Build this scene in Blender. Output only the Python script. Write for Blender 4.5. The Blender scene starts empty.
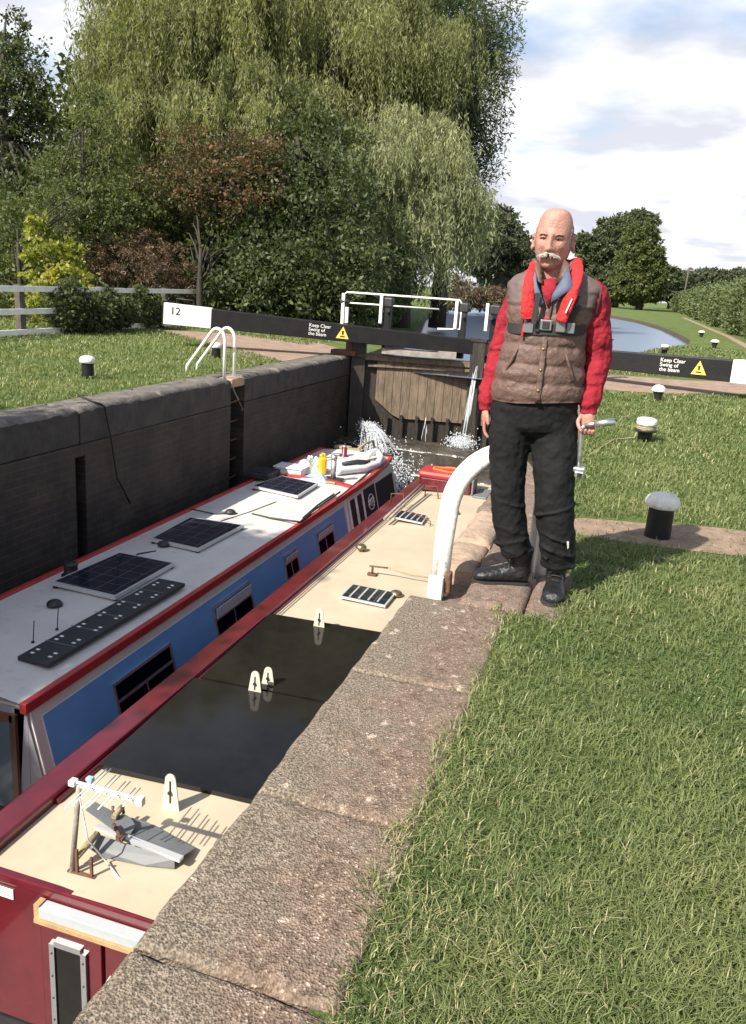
import bpy, bmesh, math, random
import numpy as np
from mathutils import Vector, Matrix, noise
from mathutils.geometry import tessellate_polygon
R_=math.radians
random.seed(7); rng=np.random.default_rng(7)
sc=bpy.context.scene
# ------------------------------------------------------------------ camera
FPX=820.0; CAM=Vector((0,0,1.4)); ROLL=.07
def _frame():
    Y=np.array([640-373,-(300-512),FPX],float); Y/=np.linalg.norm(Y)
    zx,zy=math.sin(ROLL),math.cos(ROLL); zz=-(zx*Y[0]+zy*Y[1])/Y[2]
    Z=np.array([zx,zy,zz]); Z/=np.linalg.norm(Z)
    X=np.cross(Y,Z); X=X if X[0]>0 else -X
    M=np.array([X,Y,Z]); return Vector(M[:,0]),Vector(M[:,1]),Vector(M[:,2])
CR,CU,CF=_frame()
cam=bpy.data.cameras.new('camera'); camo=bpy.data.objects.new('camera',cam); sc.collection.objects.link(camo)
m=Matrix.Identity(4)
for i,v in enumerate((CR,CU,-CF)):
    for j in range(3): m[j][i]=v[j]
m.translation=CAM; camo.matrix_world=m
cam.sensor_fit='HORIZONTAL'; cam.sensor_width=36; cam.lens=FPX/746*36; cam.clip_end=3000; cam.clip_start=.05
sc.camera=camo
def at(px,py,z=0.):          # survey: the point at height z seen at a place in the photograph
    d=CF*FPX+CR*(px-373)-CU*(py-512); t=(z-CAM.z)/d.z; return CAM+d*t
def atd(px,py,D):            # survey: point at a given distance
    d=CF*FPX+CR*(px-373)-CU*(py-512); return CAM+d*(D/FPX)
# ------------------------------------------------------------------ light
SUN_EL=R_(42); SDX,SDY=.48,.877      # shadows run this way on the ground
w=bpy.data.worlds.new('World'); sc.world=w; w.use_nodes=True
nt=w.node_tree; N=nt.nodes; L=nt.links; N.clear()
out=N.new('ShaderNodeOutputWorld'); bg=N.new('ShaderNodeBackground'); sky=N.new('ShaderNodeTexSky')
sky.sky_type='NISHITA'; sky.sun_disc=False; sky.sun_elevation=SUN_EL
sky.sun_rotation=math.atan2(-SDX,-SDY)      # azimuth from +Y, clockwise
sky.air_density=1.; sky.dust_density=1.5; bg.inputs['Strength'].default_value=.10
tc=N.new('ShaderNodeTexCoord'); sep=N.new('ShaderNodeSeparateXYZ'); L.new(tc.outputs['Generated'],sep.inputs[0])
# project onto a cloud layer so clouds flatten towards the horizon
zc=N.new('ShaderNodeMath'); zc.operation='ADD'; L.new(sep.outputs['Z'],zc.inputs[0]); zc.inputs[1].default_value=.13
dx=N.new('ShaderNodeMath'); dx.operation='DIVIDE'; L.new(sep.outputs['X'],dx.inputs[0]); L.new(zc.outputs[0],dx.inputs[1])
dy=N.new('ShaderNodeMath'); dy.operation='DIVIDE'; L.new(sep.outputs['Y'],dy.inputs[0]); L.new(zc.outputs[0],dy.inputs[1])
cb=N.new('ShaderNodeCombineXYZ'); L.new(dx.outputs[0],cb.inputs[0]); L.new(dy.outputs[0],cb.inputs[1])
n1=N.new('ShaderNodeTexNoise'); n1.inputs['Scale'].default_value=.9; n1.inputs['Detail'].default_value=7; n1.inputs['Roughness'].default_value=.52
L.new(cb.outputs[0],n1.inputs['Vector'])
cov=N.new('ShaderNodeMapRange'); cov.inputs[1].default_value=.30; cov.inputs[2].default_value=.50; L.new(n1.outputs[0],cov.inputs[0]); cov.clamp=True
# thinner cover high up
hz=N.new('ShaderNodeMapRange'); hz.inputs[1].default_value=.0; hz.inputs[2].default_value=.55; hz.inputs[3].default_value=.16; hz.inputs[4].default_value=-.15
L.new(sep.outputs['Z'],hz.inputs[0]); ad=N.new('ShaderNodeMath'); ad.operation='ADD'; L.new(n1.outputs[0],ad.inputs[0]); L.new(hz.outputs[0],ad.inputs[1]); L.new(ad.outputs[0],cov.inputs[0])
cov.inputs[1].default_value=.36; cov.inputs[2].default_value=.52
n2=N.new('ShaderNodeTexNoise'); n2.inputs['Scale'].default_value=1.7; n2.inputs['Detail'].default_value=6; L.new(cb.outputs[0],n2.inputs['Vector'])
sh=N.new('ShaderNodeValToRGB'); sh.color_ramp.elements[0].position=.40; sh.color_ramp.elements[0].color=(4.4,4.5,5.0,1); sh.color_ramp.elements[1].position=.53; sh.color_ramp.elements[1].color=(6.4,6.4,6.6,1)
L.new(n2.outputs[0],sh.inputs[0])
mx=N.new('ShaderNodeMixRGB'); L.new(cov.outputs[0],mx.inputs[0]); L.new(sky.outputs[0],mx.inputs[1]); L.new(sh.outputs[0],mx.inputs[2])
L.new(mx.outputs[0],bg.inputs['Color']); L.new(bg.outputs[0],out.inputs['Surface'])
sl=bpy.data.lights.new('sun','SUN'); sl.energy=4.7; sl.angle=R_(.6); sl.color=(1,.93,.82)
so=bpy.data.objects.new('sun',sl); sc.collection.objects.link(so)
so.rotation_euler=Vector((SDX*math.cos(SUN_EL),SDY*math.cos(SUN_EL),-math.sin(SUN_EL))).to_track_quat('-Z','Y').to_euler()
sc.view_settings.view_transform='Standard'; sc.view_settings.look='None'; sc.view_settings.gamma=1; sc.view_settings.exposure=.86
sc.cycles.max_bounces=8; sc.cycles.transparent_max_bounces=12; sc.cycles.use_denoising=True
# ------------------------------------------------------------------ materials
def mat(name,col,rough=.6,metal=0.,var=.0,vscale=8.,col2=None,bump=0.,bscale=40.,spec=.5,coat=0.,stretch=None,detail=6.,obj=True,dirt=None):
    m=bpy.data.materials.new(name); m.use_nodes=True; nt=m.node_tree; N=nt.nodes; L=nt.links
    b=N['Principled BSDF']; b.inputs['Roughness'].default_value=rough; b.inputs['Metallic'].default_value=metal
    b.inputs['Specular IOR Level'].default_value=spec; b.inputs['Coat Weight'].default_value=coat; b.inputs['Coat Roughness'].default_value=.06
    tc=N.new('ShaderNodeTexCoord'); mp=N.new('ShaderNodeMapping'); L.new(tc.outputs['Object'],mp.inputs[0])
    if stretch: mp.inputs['Scale'].default_value=stretch
    c2=col2 if col2 else tuple(c*(1-var) for c in col)
    if var>0 or col2:
        n=N.new('ShaderNodeTexNoise'); n.inputs['Scale'].default_value=vscale; n.inputs['Detail'].default_value=detail; n.inputs['Roughness'].default_value=.65
        L.new(mp.outputs[0],n.inputs[0]); r=N.new('ShaderNodeValToRGB'); L.new(n.outputs[0],r.inputs[0])
        r.color_ramp.elements[0].position=.36; r.color_ramp.elements[0].color=(*c2,1); r.color_ramp.elements[1].position=.62; r.color_ramp.elements[1].color=(*col,1)
        last=r.outputs[0]
        if dirt:      # (colour, scale, threshold, strength): blotches with a shape of their own
            n2=N.new('ShaderNodeTexNoise'); n2.inputs['Scale'].default_value=dirt[1]; n2.inputs['Detail'].default_value=8; n2.inputs['Roughness'].default_value=.7; L.new(mp.outputs[0],n2.inputs[0])
            mr=N.new('ShaderNodeMapRange'); mr.inputs[1].default_value=dirt[2]; mr.inputs[2].default_value=dirt[2]+.08; mr.inputs[4].default_value=dirt[3]; L.new(n2.outputs[0],mr.inputs[0])
            mm=N.new('ShaderNodeMixRGB'); L.new(mr.outputs[0],mm.inputs[0]); L.new(last,mm.inputs[1]); mm.inputs[2].default_value=(*dirt[0],1); last=mm.outputs[0]
        L.new(last,b.inputs['Base Color'])
        rr=N.new('ShaderNodeMapRange'); rr.inputs[3].default_value=max(0,rough-.08); rr.inputs[4].default_value=min(1,rough+.1); L.new(n.outputs[0],rr.inputs[0]); L.new(rr.outputs[0],b.inputs['Roughness'])
    else: b.inputs['Base Color'].default_value=(*col,1)
    if bump:
        nb=N.new('ShaderNodeTexNoise'); nb.inputs['Scale'].default_value=bscale; nb.inputs['Detail'].default_value=5; L.new(mp.outputs[0],nb.inputs[0])
        bm=N.new('ShaderNodeBump'); bm.inputs['Strength'].default_value=bump; bm.inputs['Distance'].default_value=.02; L.new(nb.outputs[0],bm.inputs['Height']); L.new(bm.outputs[0],b.inputs['Normal'])
    return m
def leafmat(name,c1,c2,c3=None,trans=.35,rough=.55):
    m=bpy.data.materials.new(name); m.use_nodes=True; nt=m.node_tree; N=nt.nodes; L=nt.links; N.clear()
    o=N.new('ShaderNodeOutputMaterial'); a=N.new('ShaderNodeAttribute'); a.attribute_name='tint'
    r=N.new('ShaderNodeValToRGB'); L.new(a.outputs['Fac'],r.inputs[0])
    r.color_ramp.elements[0].position=0; r.color_ramp.elements[0].color=(*c1,1); r.color_ramp.elements[1].position=.85 if c3 else 1; r.color_ramp.elements[1].color=(*c2,1)
    if c3: e=r.color_ramp.elements.new(1.); e.color=(*c3,1)
    d=N.new('ShaderNodeBsdfPrincipled'); d.inputs['Roughness'].default_value=rough; d.inputs['Specular IOR Level'].default_value=.35; L.new(r.outputs[0],d.inputs['Base Color'])
    t=N.new('ShaderNodeBsdfTranslucent'); g=N.new('ShaderNodeMixRGB'); g.blend_type='MULTIPLY'; g.inputs[0].default_value=1; g.inputs[2].default_value=(1.5,1.6,.6,1); L.new(r.outputs[0],g.inputs[1]); L.new(g.outputs[0],t.inputs[0])
    x=N.new('ShaderNodeMixShader'); x.inputs[0].default_value=trans; L.new(d.outputs[0],x.inputs[1]); L.new(t.outputs[0],x.inputs[2]); L.new(x.outputs[0],o.inputs[0])
    return m
def brickmat(name,c1,c2,mortar,sx=.225,sz=.075):
    m=mat(name,c1,.65,var=.01); nt=m.node_tree; N=nt.nodes; L=nt.links; b=N['Principled BSDF']
    tc=N.new('ShaderNodeTexCoord'); sp=N.new('ShaderNodeSeparateXYZ'); L.new(tc.outputs['Object'],sp.inputs[0]); cb=N.new('ShaderNodeCombineXYZ'); L.new(sp.outputs['Y'],cb.inputs[0]); L.new(sp.outputs['Z'],cb.inputs[1])
    br=N.new('ShaderNodeTexBrick'); br.inputs['Scale'].default_value=1; br.inputs['Brick Width'].default_value=sx; br.inputs['Row Height'].default_value=sz; br.inputs['Mortar Size'].default_value=.005
    br.inputs['Color1'].default_value=(*c1,1); br.inputs['Color2'].default_value=(*c2,1); br.inputs['Mortar'].default_value=(*mortar,1); L.new(cb.outputs[0],br.inputs['Vector'])
    n=N.new('ShaderNodeTexNoise'); n.inputs['Scale'].default_value=2.2; n.inputs['Detail'].default_value=9; n.inputs['Roughness'].default_value=.7; L.new(tc.outputs['Object'],n.inputs[0])
    r=N.new('ShaderNodeValToRGB'); r.color_ramp.elements[0].position=.35; r.color_ramp.elements[0].color=(.35,.35,.35,1); r.color_ramp.elements[1].position=.68; r.color_ramp.elements[1].color=(1.5,1.4,1.25,1); L.new(n.outputs[0],r.inputs[0])
    mm=N.new('ShaderNodeMixRGB'); mm.blend_type='MULTIPLY'; mm.inputs[0].default_value=1; L.new(br.outputs[0],mm.inputs[1]); L.new(r.outputs[0],mm.inputs[2]); L.new(mm.outputs[0],b.inputs['Base Color'])
    bm=N.new('ShaderNodeBump'); bm.inputs['Strength'].default_value=.6; bm.inputs['Distance'].default_value=.01; ad=N.new('ShaderNodeMath'); ad.operation='SUBTRACT'; L.new(n.outputs[0],ad.inputs[0]); L.new(br.outputs['Fac'],ad.inputs[1]); L.new(ad.outputs[0],bm.inputs['Height']); L.new(bm.outputs[0],b.inputs['Normal'])
    return m
def concrete(name,light,mid,dark,lichen,patch=.56,edge=False):
    m=bpy.data.materials.new(name); m.use_nodes=True; nt=m.node_tree; N=nt.nodes; L=nt.links; b=N['Principled BSDF']; b.inputs['Roughness'].default_value=.92; b.inputs['Specular IOR Level'].default_value=.2
    tc=N.new('ShaderNodeTexCoord'); v=N.new('ShaderNodeTexVoronoi'); v.inputs['Scale'].default_value=170; L.new(tc.outputs['Object'],v.inputs[0])
    sp=N.new('ShaderNodeSeparateColor'); L.new(v.outputs['Color'],sp.inputs[0])
    r=N.new('ShaderNodeValToRGB'); L.new(sp.outputs[0],r.inputs[0]); e=r.color_ramp.elements; e[0].position=0; e[0].color=(*dark,1); e[1].position=1; e[1].color=(*light,1); k=e.new(.45); k.color=(*mid,1); k=e.new(.9); k.color=(*mid,1)
    n=N.new('ShaderNodeTexNoise'); n.inputs['Scale'].default_value=26; n.inputs['Detail'].default_value=8; n.inputs['Roughness'].default_value=.75; L.new(tc.outputs['Object'],n.inputs[0])
    q=N.new('ShaderNodeValToRGB'); q.color_ramp.elements[0].position=.35; q.color_ramp.elements[0].color=(.6,.58,.55,1); q.color_ramp.elements[1].position=.65; q.color_ramp.elements[1].color=(1.3,1.3,1.3,1); L.new(n.outputs[0],q.inputs[0])
    mm=N.new('ShaderNodeMixRGB'); mm.blend_type='MULTIPLY'; mm.inputs[0].default_value=1; L.new(r.outputs[0],mm.inputs[1]); L.new(q.outputs[0],mm.inputs[2])
    # grey weathering, stronger on the chamber side, dark lichen blotches and pale lichen spots
    n3=N.new('ShaderNodeTexNoise'); n3.inputs['Scale'].default_value=5; n3.inputs['Detail'].default_value=10; n3.inputs['Roughness'].default_value=.72; L.new(tc.outputs['Object'],n3.inputs[0])
    mr=N.new('ShaderNodeMapRange'); mr.inputs[1].default_value=.44; mr.inputs[2].default_value=.64; mr.inputs[4].default_value=.85; L.new(n3.outputs[0],mr.inputs[0])
    if edge:     # old lichen and soot staining along the chamber edge of the stones
        sx=N.new('ShaderNodeSeparateXYZ'); L.new(tc.outputs['Object'],sx.inputs[0]); eg=N.new('ShaderNodeMapRange'); eg.inputs[1].default_value=.02; eg.inputs[2].default_value=.30; eg.inputs[3].default_value=.20; eg.inputs[4].default_value=-.03; L.new(sx.outputs['X'],eg.inputs[0])
        ea=N.new('ShaderNodeMath'); ea.operation='ADD'; L.new(eg.outputs[0],ea.inputs[0]); L.new(n3.outputs[0],ea.inputs[1]); L.new(ea.outputs[0],mr.inputs[0])
    n5=N.new('ShaderNodeTexNoise'); n5.inputs['Scale'].default_value=120; n5.inputs['Detail'].default_value=4; L.new(tc.outputs['Object'],n5.inputs[0])
    lr=N.new('ShaderNodeValToRGB'); lr.color_ramp.elements[0].position=.4; lr.color_ramp.elements[0].color=(*[c*.48 for c in lichen],1); lr.color_ramp.elements[1].position=.6; lr.color_ramp.elements[1].color=(*[c*1.45 for c in lichen],1); L.new(n5.outputs[0],lr.inputs[0])
    m2=N.new('ShaderNodeMixRGB'); L.new(mr.outputs[0],m2.inputs[0]); L.new(mm.outputs[0],m2.inputs[1]); L.new(lr.outputs[0],m2.inputs[2])
    v2=N.new('ShaderNodeTexVoronoi'); v2.inputs['Scale'].default_value=9; v2.inputs['Randomness'].default_value=1; 
    dn=N.new('ShaderNodeVectorMath'); dn.operation='MULTIPLY_ADD'; dn.inputs[1].default_value=(.1,.1,.1); L.new(n.outputs['Color'],dn.inputs[0]); L.new(tc.outputs['Object'],dn.inputs[2]); L.new(dn.outputs[0],v2.inputs[0])
    pr=N.new('ShaderNodeMapRange'); pr.inputs[1].default_value=.16; pr.inputs[2].default_value=.10; pr.inputs[4].default_value=.65; L.new(v2.outputs['Distance'],pr.inputs[0])
    m3=N.new('ShaderNodeMixRGB'); L.new(pr.outputs[0],m3.inputs[0]); L.new(m2.outputs[0],m3.inputs[1]); m3.inputs[2].default_value=(*[min(.6,c*1.25) for c in light],1); L.new(m3.outputs[0],b.inputs['Base Color'])
    bm=N.new('ShaderNodeBump'); bm.inputs['Strength'].default_value=1.; bm.inputs['Distance'].default_value=.004
    s=N.new('ShaderNodeMath'); s.operation='ADD'; L.new(v.outputs['Distance'],s.inputs[0]); L.new(n.outputs[0],s.inputs[1]); L.new(s.outputs[0],bm.inputs['Height']); L.new(bm.outputs[0],b.inputs['Normal'])
    return m
def groundmat(name):
    m=bpy.data.materials.new(name); m.use_nodes=True; nt=m.node_tree; N=nt.nodes; L=nt.links; b=N['Principled BSDF']; b.inputs['Roughness'].default_value=.95; b.inputs['Specular IOR Level'].default_value=.1
    tc=N.new('ShaderNodeTexCoord'); last=None
    for sca,a,c,f in ((1.3,(.085,.125,.038),(.165,.195,.075),None),(60,(.5,.55,.5),(1.35,1.35,1.2),1)):
        n=N.new('ShaderNodeTexNoise'); n.inputs['Scale'].default_value=sca; n.inputs['Detail'].default_value=8; n.inputs['Roughness'].default_value=.65; L.new(tc.outputs['Object'],n.inputs[0])
        r=N.new('ShaderNodeValToRGB'); r.color_ramp.elements[0].position=.38; r.color_ramp.elements[0].color=(*a,1); r.color_ramp.elements[1].position=.62; r.color_ramp.elements[1].color=(*c,1); L.new(n.outputs[0],r.inputs[0])
        if last is None: last=r.outputs[0]
        else:
            mm=N.new('ShaderNodeMixRGB'); mm.blend_type='MULTIPLY'; mm.inputs[0].default_value=1; L.new(last,mm.inputs[1]); L.new(r.outputs[0],mm.inputs[2]); last=mm.outputs[0]
    L.new(last,b.inputs['Base Color'])
    bm=N.new('ShaderNodeBump'); bm.inputs['Strength'].default_value=.8; bm.inputs['Distance'].default_value=.03; L.new(n.outputs[0],bm.inputs['Height']); L.new(bm.outputs[0],b.inputs['Normal'])
    return m
def watermat(name,col,scale,strength,rough=.06):
    m=bpy.data.materials.new(name); m.use_nodes=True; nt=m.node_tree; N=nt.nodes; L=nt.links; b=N['Principled BSDF']; b.inputs['Base Color'].default_value=(*col,1); b.inputs['Roughness'].default_value=rough; b.inputs['IOR'].default_value=1.33; b.inputs['Specular IOR Level'].default_value=.9
    tc=N.new('ShaderNodeTexCoord'); n=N.new('ShaderNodeTexNoise'); n.inputs['Scale'].default_value=scale; n.inputs['Detail'].default_value=5; L.new(tc.outputs['Object'],n.inputs[0])
    bm=N.new('ShaderNodeBump'); bm.inputs['Strength'].default_value=strength; bm.inputs['Distance'].default_value=.05; L.new(n.outputs[0],bm.inputs['Height']); L.new(bm.outputs[0],b.inputs['Normal'])
    return m
def glassmat(name,refl=.18,tint=(.5,.55,.58)):
    m=bpy.data.materials.new(name); m.use_nodes=True; nt=m.node_tree; N=nt.nodes; L=nt.links; N.clear()
    o=N.new('ShaderNodeOutputMaterial'); t=N.new('ShaderNodeBsdfTransparent'); t.inputs[0].default_value=(*tint,1); g=N.new('ShaderNodeBsdfGlossy'); g.inputs['Roughness'].default_value=.03
    fr=N.new('ShaderNodeFresnel'); fr.inputs[0].default_value=1.2; ad=N.new('ShaderNodeMath'); ad.operation='MULTIPLY'; ad.inputs[1].default_value=.1; L.new(fr.outputs[0],ad.inputs[0])
    x=N.new('ShaderNodeMixShader'); L.new(ad.outputs[0],x.inputs[0]); L.new(t.outputs[0],x.inputs[1]); L.new(g.outputs[0],x.inputs[2]); L.new(x.outputs[0],o.inputs[0]); return m
def spraymat():
    m=bpy.data.materials.new('white_water'); m.use_nodes=True; nt=m.node_tree; N=nt.nodes; L=nt.links; b=N['Principled BSDF']; b.inputs['Base Color'].default_value=(.8,.84,.88,1); b.inputs['Roughness'].default_value=.25; b.inputs['Alpha'].default_value=.55; return m
def solarmat():
    m=mat('solar_cells',(.012,.014,.03),.12,coat=.6); nt=m.node_tree; N=nt.nodes; L=nt.links; b=N['Principled BSDF']
    tc=N.new('ShaderNodeTexCoord'); br=N.new('ShaderNodeTexBrick'); br.offset=0; br.inputs['Scale'].default_value=1; br.inputs['Brick Width'].default_value=.16; br.inputs['Row Height'].default_value=.165; br.inputs['Mortar Size'].default_value=.002
    br.inputs['Color1'].default_value=(.012,.014,.028,1); br.inputs['Color2'].default_value=(.014,.016,.032,1); br.inputs['Mortar'].default_value=(.16,.17,.18,1); L.new(tc.outputs['Object'],br.inputs['Vector']); L.new(br.outputs[0],b.inputs['Base Color']); return m
M={}
M['ground']=groundmat('lawn_soil')
M['concrete']=concrete('coping_concrete',(.48,.39,.31),(.225,.165,.125),(.10,.072,.054),(.20,.168,.128),edge=True)
M['flag']=concrete('coping_sandstone',(.34,.26,.2),(.24,.17,.13),(.15,.11,.085),(.2,.17,.14))
M['flag2']=mat('pale_stone',(.42,.30,.21),.9,col2=(.27,.2,.15),vscale=9,bump=.6,bscale=30)
M['oldcop']=mat('weathered_coping',(.17,.15,.13),.9,col2=(.08,.072,.062),vscale=6,bump=.7,bscale=25,dirt=((.36,.33,.29),22,.62,.7))
M['copside']=mat('coping_side_painted_shade',(.06,.054,.047),.85,col2=(.03,.027,.024),vscale=5,bump=.7,bscale=20)  # side faces of the far coping, their shade painted in as a darker colour
M['brick']=brickmat('blue_brick',(.022,.019,.018),(.040,.031,.027),(.05,.047,.042))
M['path']=mat('trodden_path',(.34,.235,.17),.95,col2=(.22,.155,.115),vscale=4,bump=.6,bscale=60)
M['dirt']=mat('bare_earth',(.30,.21,.145),.95,col2=(.18,.13,.09),vscale=9,bump=.7,bscale=50)
M['mud']=mat('bank_mud',(.12,.09,.06),.9,var=.5,vscale=5)
M['pond']=watermat('canal_water',(.13,.185,.27),2.5,.5,.3)  # murky water tinted blue: the reflected sky is put into the base colour
M['chamber']=watermat('lock_water',(.012,.014,.012),6,.7,.08)
M['white']=mat('white_paint',(.82,.82,.79),.45,col2=(.68,.66,.60),vscale=7,bump=.08,dirt=((.35,.27,.2),14,.68,.5))
M['chipwhite']=mat('chipped_white_paint',(.80,.79,.75),.42,col2=(.66,.63,.57),vscale=6,bump=.25,bscale=25,dirt=((.16,.09,.05),11,.62,.8))
M['black']=mat('black_paint',(.010,.010,.011),.5,col2=(.017,.016,.016),vscale=4,bump=.15,bscale=30,spec=.25,dirt=((.08,.075,.07),6,.68,.4))
M['wood']=mat('gate_timber',(.20,.15,.10),.8,col2=(.10,.075,.05),vscale=5,bump=.5,bscale=14,stretch=(3,3,.6),dirt=((.10,.09,.05),3,.58,.7))
M['wetwood']=mat('wet_timber',(.045,.037,.03),.5,var=.5,vscale=6,bump=.5,stretch=(4,4,.7))
M['greywood']=mat('grey_timber',(.34,.30,.25),.85,col2=(.22,.19,.16),vscale=8,bump=.4)
M['post']=mat('fence_post_wood',(.10,.085,.07),.85,var=.4,vscale=9,bump=.4)
M['rust']=mat('rusty_iron',(.16,.075,.045),.8,col2=(.09,.05,.035),vscale=20,bump=.3)
M['iron']=mat('dark_iron',(.03,.03,.032),.5,var=.4,vscale=14,bump=.15)
M['wetrock']=mat('wet_stone',(.07,.062,.05),.25,var=.6,vscale=3,bump=.8,bscale=9)
M['roofw']=mat('grey_white_roof_paint',(.62,.595,.55),.5,col2=(.56,.53,.49),vscale=3,bump=.03,dirt=((.36,.31,.25),7,.58,.38))
M['roofc']=mat('cream_roof_paint',(.51,.435,.315),.45,col2=(.45,.385,.275),vscale=3,bump=.03,dirt=((.36,.28,.18),7,.60,.38))
M['red']=mat('red_boat_paint',(.42,.035,.03),.42,var=.2,vscale=7,bump=.05,coat=.15)
M['maroon']=mat('maroon_boat_paint',(.125,.008,.014),.3,var=.3,vscale=5,coat=.6,bump=.06,bscale=7,dirt=((.16,.06,.05),9,.66,.5))
M['blue']=mat('blue_boat_paint',(.125,.31,.58),.45,var=.12,vscale=5,coat=.05,bump=.03,bscale=6)
M['creamside']=mat('cream_side_paint',(.60,.55,.48),.5,var=.1,vscale=4)
M['greyside']=mat('grey_stern_paint',(.27,.265,.29),.5,var=.12,vscale=4)
M['hull']=mat('black_hull',(.02,.02,.022),.5,var=.3)
M['alu']=mat('aluminium',(.62,.63,.64),.35,metal=.9,var=.1,vscale=20)
M['greymetal']=mat('galvanised_steel',(.17,.18,.185),.6,metal=.1,col2=(.14,.15,.155),vscale=9,bump=.05)
M['glass']=glassmat('window_glass',.06,(.35,.36,.36))
M['dark']=mat('dark_interior',(.012,.012,.013),.9)
M['curtain']=mat('white_lace',(.7,.68,.64),.9,var=.3,vscale=60)
M['solar']=solarmat()
M['solarframe']=mat('panel_frame',(.6,.6,.6),.4,metal=.4)
M['gloss']=mat('glossy_black_panel',(.014,.013,.012),.06,spec=.22,var=.3,vscale=6)
M['bracket']=mat('white_plastic_bracket',(.62,.575,.48),.5,var=.08)
M['varnish']=mat('varnished_wood',(.13,.065,.04),.4,var=.4,vscale=20,stretch=(1,1,.2),coat=.2)
M['oak']=mat('oak_frame',(.5,.34,.17),.5,var=.25,vscale=14)
M['pane']=mat('hatch_pane',(.44,.48,.49),.4,var=.1)
M['rubber']=mat('black_rubber',(.015,.015,.016),.6)
M['brass']=mat('brass',(.42,.33,.17),.35,metal=.9,var=.3,vscale=30)
M['yellow']=mat('yellow_plastic',(.80,.42,.02),.4,var=.1)
M['foil']=mat('crumpled_foil',(.62,.68,.68),.3,metal=.5,var=.3,vscale=14,bump=1.,bscale=14)
M['ducting']=mat('white_ducting',(.68,.68,.70),.45,var=.15,vscale=30,bump=.4,bscale=50)
M['lightblue']=mat('pale_blue_fabric',(.30,.50,.72),.8,var=.2,vscale=12)
M['purplecan']=mat('dark_red_tin',(.16,.01,.035),.3,coat=.4)
M['yellowsign']=mat('yellow_sign_paint',(.80,.62,.10),.5,var=.1,vscale=40)
M['letter']=mat('white_lettering',(.8,.8,.78),.5)
M['blackletter']=mat('black_lettering',(.015,.015,.015),.5)
M['cable']=mat('black_cable',(.014,.014,.014),.5)
M['rope']=mat('tan_rope',(.42,.34,.20),.9,var=.4,vscale=60,bump=.5,bscale=120)
M['spray']=spraymat()
M['capwhite']=mat('bollard_cap_white',(.74,.73,.70),.7,col2=(.58,.56,.52),vscale=16,bump=.5,bscale=40,dirt=((.30,.29,.26),11,.6,.7))
M['ptrunk']=mat('tree_bark',(.05,.04,.03),.9,var=.5,vscale=6,bump=.8,bscale=12,stretch=(3,3,.6))
# person
M['skin']=mat('skin',(.43,.24,.185),.55,col2=(.36,.155,.12),vscale=22,bump=.22,bscale=110,spec=.35)
M['knit']=mat('red_sweatshirt',(.30,.021,.034),.9,var=.25,vscale=14,bump=.7,bscale=30,spec=.2)
M['gilet']=mat('brown_quilted_nylon',(.125,.075,.06),.6,var=.2,vscale=16,bump=.55,bscale=34)
M['gilet2']=mat('grey_brown_yoke',(.125,.088,.082),.65,var=.12,vscale=12,bump=.3,bscale=26)
M['trouser']=mat('black_work_cloth',(.009,.0095,.0105),.8,var=.3,vscale=7,bump=.4,bscale=14,spec=.25,dirt=((.15,.145,.14),38,.71,.8))
M['leather']=mat('black_boot_leather',(.013,.013,.014),.45,var=.3,vscale=20,bump=.3,bscale=50)
M['sole']=mat('boot_sole',(.02,.02,.02),.8)
M['lobe']=mat('lifejacket_red',(.56,.028,.03),.75,var=.25,vscale=18,bump=.8,bscale=45,spec=.3)
M['web']=mat('black_webbing',(.018,.018,.02),.7,bump=.2,bscale=200)
M['buckle']=mat('grey_buckle',(.22,.22,.23),.35,metal=.5)
M['hair']=mat('white_hair',(.56,.51,.44),.8,var=.35,vscale=90,bump=.8,bscale=160)
M['lining']=mat('blue_grey_lining',(.10,.125,.19),.8,var=.15,vscale=20,bump=.2)
M['tee']=mat('white_tee',(.75,.73,.7),.8)
M['eyem']=mat('eye',(.05,.03,.03),.3)
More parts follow.
